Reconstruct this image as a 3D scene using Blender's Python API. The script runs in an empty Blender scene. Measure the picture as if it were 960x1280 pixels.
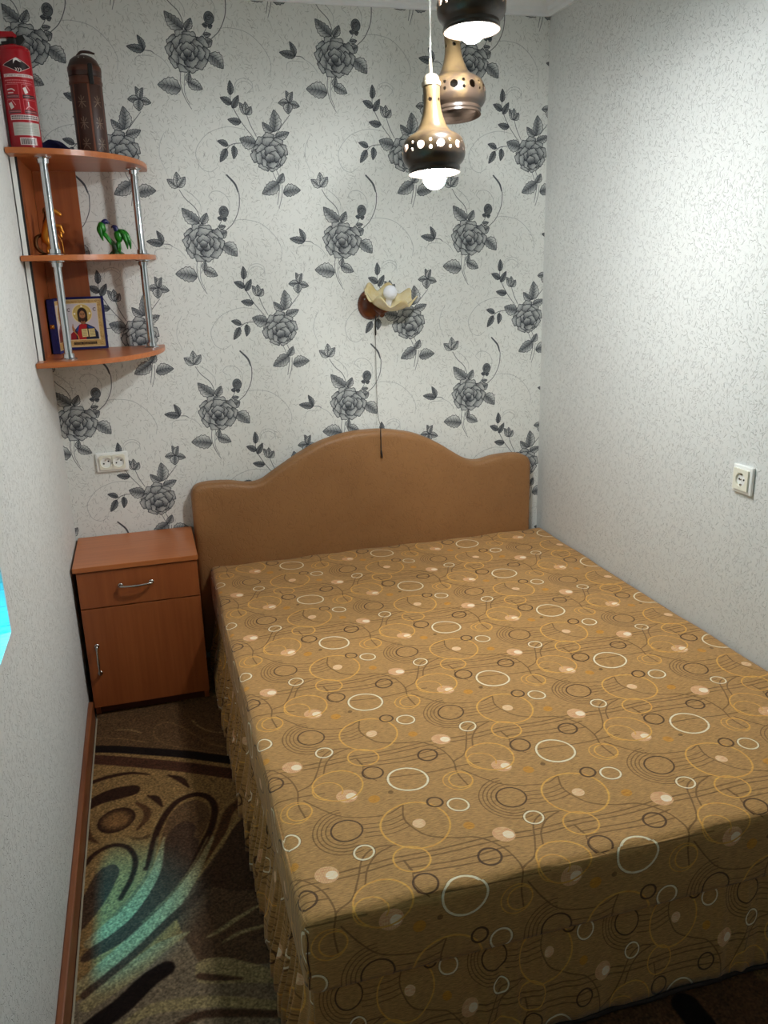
import bpy, bmesh, math, random
import numpy as np
from mathutils import Vector, Matrix
random.seed(7); np.random.seed(7)
SC = bpy.context.scene
COL = SC.collection
PI = math.pi

# ------------------------------------------------------------------ camera, world, exposure
W = 1.933                                    # room width (x), back wall at y = 0, carpet top at z = 0
CEIL = 2.50
cam = bpy.data.cameras.new('camera'); cam_o = bpy.data.objects.new('camera', cam); COL.objects.link(cam_o)
_r = Vector((0.95965097, -0.27992813, -0.02665076)); _u = Vector((0.10477367, 0.26800682, 0.95770289)); _f = Vector((0.26094539, 0.9218528, -0.2865221))
M = Matrix((( _r.x, _u.x, -_f.x, 0.314948), (_r.y, _u.y, -_f.y, -3.212364), (_r.z, _u.z, -_f.z, 1.540398), (0, 0, 0, 1)))
cam_o.matrix_world = M
cam.sensor_fit = 'VERTICAL'; cam.sensor_height = 36.0; cam.lens = 1033.71 * 36.0 / 1280.0
cam.clip_start = 0.02
SC.camera = cam_o
world = bpy.data.worlds.new('world'); SC.world = world; world.use_nodes = True
world.node_tree.nodes['Background'].inputs[0].default_value = (0.05, 0.06, 0.07, 1)
world.node_tree.nodes['Background'].inputs[1].default_value = 0.3
SC.view_settings.view_transform = 'Standard'; SC.view_settings.look = 'None'; SC.view_settings.gamma = 1.0
SC.view_settings.use_curve_mapping = False
SC.view_settings.exposure = 0.0
BULB = 850.0                                 # radiance of the two lit bulbs
SPOT = 230.0                                  # watts of the small cyan spotlight in the window niche
STRIP = 9.0                                 # radiance of the cyan strip added to brighten the niche sill
PANE = 0.30                                  # radiance of the turquoise window pane

# ------------------------------------------------------------------ object helpers
def obj(name, bm, mat, parent=None, loc=None, smooth=False):
    if isinstance(bm, bpy.types.Mesh): me = bm
    else:
        me = bpy.data.meshes.new(name); bm.to_mesh(me); bm.free()
    if mat is not None and len(me.materials) == 0:
        for m in (mat if isinstance(mat, (list, tuple)) else [mat]): me.materials.append(m)
    if smooth:
        for p in me.polygons: p.use_smooth = True
    o = bpy.data.objects.new(name, me); COL.objects.link(o)
    if parent: o.parent = parent
    if loc: o.location = loc
    return o
def tag(o, label, cat, group=None):
    o['label'] = label; o['category'] = cat
    if group: o['group'] = group
    return o
def thing(name, label, cat, loc=(0, 0, 0), rotz=0, group=None):
    o = bpy.data.objects.new(name, None); COL.objects.link(o); o.empty_display_size = .05
    o.location = loc; o.rotation_euler = (0, 0, rotz)
    return tag(o, label, cat, group)
def struct(name, bm, mat, parent=None, label=None, smooth=False):
    o = obj(name, bm, mat, parent, smooth=smooth)
    if not parent: o['kind'] = 'structure'
    if label: o['label'] = label
    return o
def copy_tree(o, parent=None):
    c = o.copy(); COL.objects.link(c); c.parent = parent
    for ch in list(o.children): copy_tree(ch, c)
    return c
def new_bm(): return bmesh.new()
def autosmooth(o, deg=35):
    me = o.data
    for p in me.polygons: p.use_smooth = True
    try: me.set_sharp_from_angle(angle=math.radians(deg))
    except Exception: pass
    return o
def box(bm, x0, x1, y0, y1, z0, z1, bev=0.0, seg=2):
    vs = [bm.verts.new(p) for p in ((x0,y0,z0),(x1,y0,z0),(x1,y1,z0),(x0,y1,z0),(x0,y0,z1),(x1,y0,z1),(x1,y1,z1),(x0,y1,z1))]
    fs = [bm.faces.new([vs[i] for i in q]) for q in ((0,3,2,1),(4,5,6,7),(0,1,5,4),(1,2,6,5),(2,3,7,6),(3,0,4,7))]
    if bev > 0:
        es = list({e for f in fs for e in f.edges})
        bmesh.ops.bevel(bm, geom=es, offset=bev, segments=seg, profile=.5, affect='EDGES')
    return bm
def boxm(*a, **k): return box(new_bm(), *a, **k)
def lathe(bm, prof, seg=40, mat=Matrix.Identity(4), cap=True):
    """prof: list of (r, z) from bottom to top"""
    rings = []
    for r, z in prof:
        if r < 1e-6: rings.append([bm.verts.new(mat @ Vector((0, 0, z)))])
        else: rings.append([bm.verts.new(mat @ Vector((r*math.cos(2*PI*i/seg), r*math.sin(2*PI*i/seg), z))) for i in range(seg)])
    for a, b in zip(rings[:-1], rings[1:]):
        for i in range(seg):
            j = (i+1) % seg
            if len(a) == 1 and len(b) == 1: continue
            if len(a) == 1: bm.faces.new((a[0], b[j], b[i]))
            elif len(b) == 1: bm.faces.new((a[i], a[j], b[0]))
            else: bm.faces.new((a[i], a[j], b[j], b[i]))
    if cap:
        if len(rings[0]) > 1: bm.faces.new(rings[0][::-1])
        if len(rings[-1]) > 1: bm.faces.new(rings[-1])
    return bm
def cyl(bm, a, b, r, r2=None, seg=16, cap=True):
    a, b = Vector(a), Vector(b); d = b - a
    m = Matrix.Translation(a) @ d.to_track_quat('Z', 'Y').to_matrix().to_4x4()
    return lathe(bm, [(r, 0), (r if r2 is None else r2, d.length)], seg, m, cap)
def spline(pts, n=8):
    pts = [np.array(p, float) for p in pts]
    if len(pts) < 3:
        return [tuple(pts[0] + (pts[-1]-pts[0])*t) for t in np.linspace(0, 1, 3)]
    P = [2*pts[0]-pts[1]] + pts + [2*pts[-1]-pts[-2]]; out = []
    for i in range(1, len(P)-2):
        p0, p1, p2, p3 = P[i-1:i+3]
        for t in np.linspace(0, 1, n, endpoint=False):
            out.append(.5*((2*p1)+(-p0+p2)*t+(2*p0-5*p1+4*p2-p3)*t*t+(-p0+3*p1-3*p2+p3)*t**3))
    out.append(pts[-1]); return [tuple(q) for q in out]
def tube(bm, pts, rad, seg=8, sm=6):
    """closed tube with rounded ends along a smoothed path; rad a number or one per point"""
    if not isinstance(rad, (list, tuple)): rad = [rad]*len(pts)
    P = spline([tuple(p)+(r,) for p, r in zip(pts, rad)], sm)
    pts = [Vector(p[:3]) for p in P]; rr = [max(p[3], 1e-4) for p in P]
    N = len(pts); rings = []; ref = None
    for i in range(N):
        t = (pts[min(i+1, N-1)] - pts[max(i-1, 0)]).normalized()
        if ref is None: ref = Vector((0, 0, 1)) if abs(t.z) < .9 else Vector((1, 0, 0))
        u = (ref - t*ref.dot(t)).normalized(); v = t.cross(u); ref = u
        rings.append((pts[i], u, v, t, rr[i]))
    def ring(c, u, v, r): return [bm.verts.new(c + u*r*math.cos(2*PI*k/seg) + v*r*math.sin(2*PI*k/seg)) for k in range(seg)]
    c, u, v, t, r = rings[0]
    R = [[bm.verts.new(c - t*r)], ring(c - t*r*.7, u, v, r*.7)]
    R += [ring(c, u, v, r) for c, u, v, t, r in rings]
    c, u, v, t, r = rings[-1]
    R += [ring(c + t*r*.7, u, v, r*.7), [bm.verts.new(c + t*r)]]
    for a, b in zip(R[:-1], R[1:]):
        for k in range(seg):
            j = (k+1) % seg
            if len(a) == 1: bm.faces.new((a[0], b[j], b[k]))
            elif len(b) == 1: bm.faces.new((a[k], a[j], b[0]))
            else: bm.faces.new((a[k], a[j], b[j], b[k]))
    return bm
def ball(bm, c, r, sc=(1, 1, 1), rot=None, u=14, v=9):
    m = Matrix.Translation(Vector(c)) @ (rot.to_matrix().to_4x4() if rot else Matrix.Identity(4)) @ Matrix.Diagonal((sc[0], sc[1], sc[2], 1))
    bmesh.ops.create_uvsphere(bm, u_segments=u, v_segments=v, radius=r, matrix=m); return bm
def prism(bm, poly, axis, a, b):
    """extrude a 2D outline between a and b along axis (0,1,2)"""
    def mk(p, v):
        q = list(p); q.insert(axis, v); return bm.verts.new(q)
    A = [mk(p, a) for p in poly]; B = [mk(p, b) for p in poly]; n = len(poly)
    fs = [bm.faces.new(A), bm.faces.new(B[::-1])]
    for i in range(n): fs.append(bm.faces.new((A[i], B[i], B[(i+1) % n], A[(i+1) % n])))
    bmesh.ops.recalc_face_normals(bm, faces=fs); return bm
def baked(bm, mods, boolean=None):
    """apply modifiers to a throw-away object and return the resulting mesh"""
    me = bpy.data.meshes.new('m'); bm.to_mesh(me); bm.free()
    o = bpy.data.objects.new('t', me); COL.objects.link(o); t2 = None
    for typ, kw in mods:
        m = o.modifiers.new('m', typ)
        for k, v in kw.items(): setattr(m, k, v)
    if boolean is not None:
        mb = bpy.data.meshes.new('b'); boolean.to_mesh(mb); boolean.free()
        t2 = bpy.data.objects.new('b', mb); COL.objects.link(t2)
        m = o.modifiers.new('b', 'BOOLEAN'); m.object = t2; m.operation = 'DIFFERENCE'; m.solver = 'EXACT'; m.use_self = True
    dg = bpy.context.evaluated_depsgraph_get(); dg.update()
    out = bpy.data.meshes.new_from_object(o.evaluated_get(dg))
    bpy.data.objects.remove(o); bpy.data.meshes.remove(me)
    if t2: bpy.data.objects.remove(t2)
    return out
def uv_by(me, fn):
    lay = me.uv_layers.new(name='UVMap')
    for p in me.polygons:
        for li in p.loop_indices:
            lay.data[li].uv = fn(me.vertices[me.loops[li].vertex_index].co, p.normal)

# ------------------------------------------------------------------ painting flat prints (numpy drawing, stored in memory)
class Canvas:
    def __init__(s, w, h, bg, wrap=False):
        s.w, s.h, s.wrap = w, h, wrap; s.a = np.empty((h, w, 3), np.float32); s.a[:] = bg
    def _blend(s, x0, y0, cov, col):
        h, w = cov.shape
        if s.wrap:
            ix = np.arange(x0, x0+w) % s.w; iy = np.arange(y0, y0+h) % s.h
            g = np.ix_(iy, ix); c = cov[..., None]
            if w > s.w or h > s.h:
                for j in range(h):
                    for i in range(w): s.a[iy[j], ix[i]] = s.a[iy[j], ix[i]]*(1-cov[j, i]) + (col if np.ndim(col) == 1 else col[j, i])*cov[j, i]
                return
            s.a[g] = s.a[g]*(1-c) + col*c
        else:
            xa, ya, xb, yb = max(x0, 0), max(y0, 0), min(x0+w, s.w), min(y0+h, s.h)
            if xa >= xb or ya >= yb: return
            c = cov[ya-y0:yb-y0, xa-x0:xb-x0, None]
            cc = col if np.ndim(col) == 1 else col[ya-y0:yb-y0, xa-x0:xb-x0]
            s.a[ya:yb, xa:xb] = s.a[ya:yb, xa:xb]*(1-c) + cc*c
    def stroke(s, pts, w, col, alpha=1.0, smooth=True, n=8, soft=1.0):
        ws = list(w) if isinstance(w, (list, tuple)) else [w]
        if len(ws) != len(pts): ws = list(np.interp(np.linspace(0, 1, len(pts)), np.linspace(0, 1, len(ws)), ws))
        P = [tuple(p)+(q,) for p, q in zip(pts, ws)]
        P = np.array(spline(P, n) if smooth and len(P) > 2 else P, float)
        m = P[:, 2].max()/2 + 2 + soft
        x0, y0 = int(np.floor(P[:, 0].min()-m)), int(np.floor(P[:, 1].min()-m)); x1, y1 = int(P[:, 0].max()+m)+2, int(P[:, 1].max()+m)+2
        cov = np.zeros((y1-y0, x1-x0), np.float32)
        for a, b in zip(P[:-1], P[1:]):
            mm = max(a[2], b[2])/2 + 1 + soft
            i0, i1 = int(min(a[0], b[0])-mm)-x0, int(max(a[0], b[0])+mm)+2-x0; j0, j1 = int(min(a[1], b[1])-mm)-y0, int(max(a[1], b[1])+mm)+2-y0
            i0, j0 = max(i0, 0), max(j0, 0)
            X = np.arange(i0+x0, min(i1, cov.shape[1])+x0)[None, :] + .5; Y = np.arange(j0+y0, min(j1, cov.shape[0])+y0)[:, None] + .5
            d = b[:2]-a[:2]; L = max(d@d, 1e-9)
            t = np.clip(((X-a[0])*d[0]+(Y-a[1])*d[1])/L, 0, 1)
            dist = np.hypot(X-a[0]-t*d[0], Y-a[1]-t*d[1]); hw = (a[2]+(b[2]-a[2])*t)/2
            c = np.clip((hw-dist)/soft+.5, 0, 1)
            v = cov[j0:j0+c.shape[0], i0:i0+c.shape[1]]; np.maximum(v, c, out=v)
        s._blend(x0, y0, cov*alpha, np.array(col, np.float32))
    def poly(s, pts, col, alpha=1.0, smooth=False):
        P = np.array(spline(list(pts)+[pts[0]], 6)[:-1] if smooth else pts, float)
        x0, y0 = int(np.floor(P[:, 0].min()))-1, int(np.floor(P[:, 1].min()))-1; x1, y1 = int(P[:, 0].max())+2, int(P[:, 1].max())+2
        w, h = x1-x0, y1-y0; cov = np.zeros((h, w), np.float32)
        for ox, oy in ((.25, .25), (.75, .25), (.25, .75), (.75, .75)):
            X = (np.arange(w)+x0+ox)[None, :]; Y = (np.arange(h)+y0+oy)[:, None]; ins = np.zeros((h, w), bool)
            for a, b in zip(P, np.roll(P, -1, 0)):
                if a[1] == b[1]: continue
                c = (a[1] > Y) != (b[1] > Y)
                ins ^= c & (X < (b[0]-a[0])*(Y-a[1])/(b[1]-a[1])+a[0])
            cov += ins*.25
        if callable(col):
            X = np.broadcast_to((np.arange(w)+x0+.5)[None, :], (h, w)); Y = np.broadcast_to((np.arange(h)+y0+.5)[:, None], (h, w)); cc = col(X, Y)
        else: cc = np.array(col, np.float32)
        s._blend(x0, y0, cov*alpha, cc)
    def disc(s, c, r, col, alpha=1.0, ry=None): s.poly([(c[0]+r*math.cos(t), c[1]+(ry or r)*math.sin(t)) for t in np.linspace(0, 2*PI, 40, endpoint=False)], col, alpha)
    def ring(s, c, r, w, col, alpha=1.0, a0=0, a1=2*PI, ry=None): s.stroke([(c[0]+r*math.cos(t), c[1]+(ry or r)*math.sin(t)) for t in np.linspace(a0, a1, 41)], w, col, alpha, smooth=False)
    def rect(s, x0, y0, x1, y1, col, alpha=1.0): s.poly([(x0, y0), (x1, y0), (x1, y1), (x0, y1)], col, alpha)
    def image(s, name):
        img = bpy.data.images.new(name, s.w, s.h)
        px = np.ones((s.h, s.w, 4), np.float32); px[..., :3] = np.clip(s.a, 0, 1)
        img.pixels.foreach_set(px.ravel()); img.update(); img.pack()
        return img

# ------------------------------------------------------------------ materials
def lin(r, g, b):
    f = lambda c: (c/255/12.92) if c/255 <= .04045 else ((c/255+.055)/1.055)**2.4
    return (f(r), f(g), f(b), 1)
class Mat:
    def __init__(s, name, rough=.5, metal=0.0, col=None, spec=.5):
        s.m = bpy.data.materials.new(name); s.m.use_nodes = True; s.t = s.m.node_tree; s.n = s.t.nodes
        s.b = s.n['Principled BSDF']; s.b.inputs['Roughness'].default_value = rough; s.b.inputs['Metallic'].default_value = metal
        s.b.inputs['Specular IOR Level'].default_value = spec
        if col is not None: s.b.inputs['Base Color'].default_value = col
    def node(s, typ, **kw):
        n = s.n.new(typ)
        for k, v in kw.items():
            if k.startswith('i_'):
                n.inputs[int(k[2:]) if k[2:].isdigit() else k[2:].replace('_', ' ')].default_value = v
            else: setattr(n, k, v)
        return n
    def link(s, a, b): s.t.links.new(a, b)
    def coord(s, which='Object', scale=(1, 1, 1), rot=(0, 0, 0)):
        c = s.node('ShaderNodeTexCoord'); mp = s.node('ShaderNodeMapping'); mp.inputs['Scale'].default_value = scale; mp.inputs['Rotation'].default_value = rot
        s.link(c.outputs[which], mp.inputs[0]); return mp.outputs[0]
    def noise(s, vec, scale, detail=4, rough=.5):
        n = s.node('ShaderNodeTexNoise'); n.inputs['Scale'].default_value = scale; n.inputs['Detail'].default_value = detail; n.inputs['Roughness'].default_value = rough
        s.link(vec, n.inputs['Vector']); return n.outputs['Fac']
    def ramp(s, fac, stops):
        r = s.node('ShaderNodeValToRGB'); e = r.color_ramp.elements
        while len(e) < len(stops): e.new(.5)
        for el, (p, c) in zip(e, stops): el.position = p; el.color = c
        s.link(fac, r.inputs[0]); return r.outputs[0]
    def mix(s, fac, a, b, mode='MIX'):
        m = s.node('ShaderNodeMix', data_type='RGBA', blend_type=mode)
        for v, i in ((fac, 0), (a, 6), (b, 7)):
            if hasattr(v, 'links'): s.link(v, m.inputs[i])
            else: m.inputs[i].default_value = v
        return m.outputs[2]
    def base(s, c): s.link(c, s.b.inputs['Base Color']); return s
    def bump(s, h, strength=.3, dist=.002, prev=None):
        b = s.node('ShaderNodeBump'); b.inputs['Strength'].default_value = strength; b.inputs['Distance'].default_value = dist
        s.link(h, b.inputs['Height'])
        if prev: s.link(prev, b.inputs['Normal'])
        s.link(b.outputs[0], s.b.inputs['Normal']); return b.outputs[0]
    def img(s, image, vec=None, ext='REPEAT', interp='Cubic'):
        t = s.node('ShaderNodeTexImage', image=image, extension=ext, interpolation=interp)
        if vec: s.link(vec, t.inputs[0])
        return t
def plain(name, rgb, rough=.5, metal=0.0, var=.06, scale=60, bump=0.0, spec=.5):
    """one colour with a little noise variation"""
    m = Mat(name, rough, metal, spec=spec); v = m.coord('Object'); f = m.noise(v, scale)
    c = lin(*rgb); m.base(m.ramp(f, [(.3, tuple(x*(1-var) for x in c[:3])+(1,)), (.7, tuple(min(x*(1+var), 1) for x in c[:3])+(1,))]))
    if bump: m.bump(f, bump, .001)
    return m.m
def wood(name, dark, light, grain_axis='z', rough=.32, streak=28):
    m = Mat(name, rough); sc = {'x': (1.2, streak, streak), 'y': (streak, 1.2, streak), 'z': (streak, streak, 1.2)}[grain_axis]
    v = m.coord('Object', sc); f = m.noise(v, 2.5, 6, .6); v2 = m.coord('Object', tuple(x*.15 for x in sc)); g = m.noise(v2, 2.0, 2)
    c = m.ramp(f, [(.25, lin(*dark)), (.75, lin(*light))])
    c2 = m.mix(.25, c, m.ramp(g, [(.3, lin(*dark)), (.7, lin(*light))])); m.base(c2); m.bump(f, .05, .0005); return m.m

# print outlines in millimetres
A_pet=[((-10,9),(-32,62),48),((-10,9),(13,57),50),((-10,9),(-70,31),42),((-10,9),(-78,1),40),((-10,9),(61,26),45),((-10,9),(65,-8),35),((-10,9),(-60,-45),45),((-10,9),(-26,-64),45),((-10,9),(12,-62),48),((-10,9),(47,-45),45),((-10,-14),(-59,15),42),((-10,-14),(-40,42),48),((-10,-14),(5,48),55),((-10,-14),(39,25),42),((-10,-14),(49,-1),40),((-10,-14),(-60,-17),40),((-10,-14),(-27,-43),45),((-10,-14),(19,-40),45),((-9,-24),(-31,19),38),((-9,-24),(19,18),38),((-9,-24),(-4,25),42),((-9,-24),(-26,-4),28),((-9,-24),(10,-5),28),((-9,-24),(-7,7),25)]
A_leaf=[((-17,67),(-74,118),38,0.5),((-10,66),(12,101),24,0.5),((62,-8),(110,-50),42,0.55),((53,27),(79,36),28,0.55),((-41,-118),(-117,-106),48,0.6),((-15,-95),(33,-117),31,0.6),((-12,-97),(-7,-65),18,0.6),((51,52),(76,55),14,0.6),((-152,-2),(-169,43),18,0.3),((-152,-3),(-207,8),23,0.3),((-80,188),(-116,214),24,0.7),((-80,188),(-82,238),26,0.75),((-80,188),(-53,222),24,0.7),((65,79),(49,84),13,0.3),((67,79),(83,82),13,0.3)]
A_bud=[(73,104)]
A_st=[([(-77,179),(-59,150),(-29,121),(-17,96),(-12,73)],2.6,0.25),([(65,79),(56,63),(40,43)],2.2,0.3),([(94,228),(120,199),(130,172)],7,0.15),([(94,228),(111,211),(120,199),(130,172),(133,158),(128,113),(105,67),(73,38)],3,0.2),([(39,141),(24,156),(37,172),(61,174),(83,161),(96,136),(93,104)],1.6,0.66),([(-60,181),(-30,159),(-9,132),(-7,105)],1.6,0.66),([(-35,-59),(-40,-92),(-36,-125),(-25,-154),(-10,-180)],2.4,0.3),([(-22,-64),(-27,-97),(-28,-130),(-14,-166)],2.0,0.4),([(-25,-106),(-20,-97),(-12,-95)],2,0.4),([(-152,-2),(-129,-4),(-118,-12)],2.6,0.3),([(-118,-12),(-98,-23),(-81,-40),(-73,-54)],1.6,0.66),([(98,72),(140,77),(201,64),(251,22),(276,-26),(272,-65)],1.6,0.66),([(-184,-47),(-181,-27),(-163,-18),(-122,-20)],1.6,0.66),([(143,-125),(152,-100),(179,-87),(204,-101),(208,-121)],1.5,0.7)]
B_pet=[((4,-13),(-1,59),38),((4,-13),(-38,41),38),((4,-13),(-59,0),40),((4,-13),(-65,-20),38),((4,-13),(43,37),38),((4,-13),(64,7),40),((4,-13),(56,-31),42),((4,-13),(-30,-59),45),((4,-13),(14,-65),48),((1,-28),(-2,44),45),((1,-28),(30,30),38),((1,-28),(49,10),38),((1,-28),(-37,14),40),((1,-28),(-47,-21),40),((1,-28),(-21,-50),40),((1,-28),(39,-30),40),((1,-28),(20,-52),38),((3,-36),(-18,5),35),((3,-36),(9,16),42),((3,-36),(30,-7),35),((3,-36),(-1,-11),30)]
B_leaf=[((-47,24),(-103,39),40,0.5),((21,63),(25,136),38,0.55),((18,63),(-19,94),24,0.5),((26,46),(76,62),26,0.55),((-146,16),(-182,31),18,0.25),((-152,6),(-178,-38),21,0.25),((-126,15),(-129,-28),19,0.25),((-125,180),(-124,226),19,0.25),((-125,150),(-161,171),21,0.25),((-121,138),(-97,179),20,0.25),((-95,92),(-140,101),21,0.25),((-73,118),(-95,156),21,0.65),((-73,118),(-75,159),20,0.7),((-73,118),(-55,144),20,0.65),((81,159),(72,198),18,0.6),((84,159),(96,195),18,0.6),((79,158),(43,158),22,0.6),((84,157),(119,148),22,0.6),((81,159),(77,122),30,0.65),((27,-108),(-35,-145),40,0.5),((43,-142),(107,-133),38,0.5),((27,-108),(46,-75),23,0.5)]
B_st=[([(-90,25),(-120,23),(-138,17),(-152,4)],2.6,0.25),([(-138,17),(-146,17)],2.2,0.3),([(-120,23),(-126,13)],2.2,0.3),([(-56,46),(-90,89),(-115,132),(-125,161),(-125,182)],2.6,0.25),([(-43,48),(-61,83),(-73,118)],2.4,0.25),([(24,51),(51,84),(82,120)],2.4,0.25),([(22,-64),(33,-95),(28,-136),(19,-182)],2.4,0.25),([(6,-66),(20,-100),(26,-115)],2.2,0.3),([(40,-116),(37,-152),(24,-195)],2.2,0.3),([(-83,70),(-146,77),(-211,56),(-250,17),(-261,-17),(-247,-57),(-216,-71),(-189,-56)],1.6,0.66),([(-110,202),(-98,226),(-71,234),(-48,223),(-47,204),(-64,189)],1.5,0.7),([(154,56),(136,21),(131,-20),(148,-70)],1.5,0.7)]
CARPET_st=[([(-20,-280),(426,-340),(461,-589),(456,-757),(247,-661),(6,-548)],0,'reddark'),([(86,-475),(130,-488),(157,-506),(174,-526)],[4,9,9,4],'tanline'),([(350,-495),(374,-552),(405,-591),(444,-613)],[7],'tanline'),([(218,-506),(239,-486),(274,-486),(319,-541),(368,-625),(405,-676),(454,-719)],[5],'tanline2'),([(218,-506),(217,-560),(248,-617),(312,-671),(437,-751)],[4],'tanline2'),([(17,-499),(117,-547),(190,-591)],[5],'tanline2'),([(-13,-568),(85,-601),(182,-646),(310,-708),(465,-799)],[40],'black'),([(-9,-631),(87,-672),(181,-719),(306,-784),(462,-877)],[50],'redbrown'),([(10,-782),(70,-763),(138,-763),(199,-791)],[18,17,13,5],'dark'),([(15,-910),(50,-876),(96,-863),(141,-860)],[24,48,60,52],'dark'),([(158,-932),(184,-971),(185,-1015),(158,-1061)],[10,19,19,7],'brown'),([(193,-1098),(171,-1106),(144,-1095)],[14,11,5],'brown2'),([(17,-950),(17,-1008),(29,-1057),(49,-1084)],[7,18,16,6],'brown'),([(190,-904),(214,-927),(231,-973)],[5,21,6],'dark'),([(254,-813),(290,-848),(313,-898)],[4,22,7],'dark'),([(190,-1286),(213,-1205),(233,-1079),(271,-995),(325,-972),(358,-1004),(365,-1065),(342,-1133),(309,-1211),(256,-1308)],0,'mid'),([(183,-1236),(204,-1124),(229,-1040),(272,-967),(327,-944),(367,-971),(382,-1032),(363,-1122),(332,-1192),(295,-1265),(255,-1338)],[19],'dark'),([(175,-1226),(193,-1120),(217,-1031),(264,-947),(328,-923)],[5],'light2'),([(216,-1247),(236,-1135),(264,-1080),(296,-1067),(317,-1088),(318,-1125),(289,-1187),(258,-1261),(235,-1324),(210,-1316)],0,'darkmid'),([(458,-1021),(420,-1064),(389,-1149),(343,-1230),(298,-1298),(254,-1345)],[27],'brown'),([(464,-1069),(422,-1132),(387,-1193),(343,-1264),(295,-1336)],[6,9,11,11,11],'light2'),([(461,-1097),(420,-1150),(385,-1218),(352,-1275),(321,-1340),(454,-1403),(475,-1248)],0,'darkmid'),([(5,-1194),(19,-1174),(47,-1130),(93,-1110),(133,-1134),(153,-1191),(144,-1259),(116,-1331)],[14],'dark'),([(12,-1320),(28,-1279),(56,-1211),(94,-1191),(111,-1219),(102,-1265),(73,-1340),(23,-1419),(12,-1415)],0,'darkmid'),([(232,-1120),(205,-1259),(159,-1359),(105,-1420),(54,-1462)],[5,26,44,50,40],'light'),([(215,-1114),(189,-1244),(147,-1327),(105,-1386)],[8],'light3'),([(253,-1127),(211,-1281),(159,-1386),(111,-1439),(38,-1488),(40,-1519),(141,-1473),(207,-1410),(274,-1302),(321,-1193),(317,-1148)],0,'darkmid'),([(365,-1163),(315,-1275),(258,-1373),(182,-1462),(113,-1528),(38,-1592)],[8,24,38,46,50,43],'light'),([(351,-1159),(303,-1261),(246,-1350),(170,-1433)],[6],'light3'),([(415,-1191),(315,-1368),(236,-1445),(147,-1531),(45,-1615)],[23,24,23,20,23],'darkmid'),([(275,-1500),(204,-1533),(141,-1582),(51,-1645)],[8,36,46,36],'light'),([(219,-1596),(179,-1619),(126,-1668),(74,-1701),(26,-1739)],[41,45,47,47,43],'black'),([(321,-1530),(352,-1517),(391,-1495),(457,-1463)],[7,13,13,7],'light'),([(354,-1558),(397,-1541),(459,-1536)],[6,11,9],'light'),([(285,-1609),(304,-1596),(349,-1603),(393,-1629),(456,-1675),(472,-1716),(396,-1694),(299,-1665),(285,-1642)],0,'light'),([(292,-1641),(322,-1655),(384,-1678)],[16,17,6],'darkmid'),([(116,-1736),(178,-1701),(258,-1707),(337,-1727),(472,-1782)],[17,28,31,28,22],'light'),([(218,-1769),(282,-1747),(365,-1766),(468,-1803)],[14,19,19,17],'darkmid')]
CARPET_oval=[(100,-997),(154,-1015),(99,-940)]
BED_arcs=[(-176,-132)]
BED_bigband1=[(-259,-244),(-179,-244)]
BED_st1=[(-247,-342),(-213,-321),(-189,-274),(-166,-223),(-132,-203),(-87,-210)]
BED_st1b=[(-179,-291),(-164,-253),(-138,-224),(-102,-209)]
BED_wave=[(-242,-4),(-207,-52),(-171,-87),(-120,-103),(-76,-105),(-40,-88)]
BED_ar=[(-40,-88),(-51,-131),(-41,-168),(-19,-200),(27,-223),(75,-239),(111,-283),(123,-339),(116,-387),(122,-436)]
BED_bars1=[(-91,-258),(35,-258),(199,-260)]
BED_bars2=[(-83,-297),(18,-301),(117,-306)]
BED_barend=[(-91,-258),(-83,-297),(-70,-360)]
BED_l1=[(-135,-129),(-86,-136),(-46,-132)]
BED_l2=[(-140,-144),(-90,-152),(-48,-149)]
BED_l0=[(-125,-119),(-81,-121),(-46,-115)]
BED_lineW=[(-46,18),(43,13),(179,10)]
BED_barU=[(-97,130),(51,131),(189,132)]
BED_barU2=[(-88,94),(38,90),(123,95)]
BED_arc_c=(-176,-132)
BED_arc_o=(-247,-109)
BED_arc_r=(-142,-143)
BED_disc=(-147,-15)
BED_gdot=(-93,-46)
BED_tan=(107,-38)
BED_tan2=(114,-38)
BED_w2=(75,-123)
BED_dk=(-70,48)
BED_dkdot=(-52,-37)
BED_sdk=(29,-102)
BED_gold=(-35,-159)
BED_peach=(-26,-157)
BED_gold2=(-74,-256)
BED_gdot2=(70,-198)
BED_disc2=(129,-242)
BED_sring=(75,-296)
BED_w3=(-159,-208)
BED_gA=(-158,29)
BED_gA2=(-184,16)
BED_gA2b=(177,21)

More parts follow.
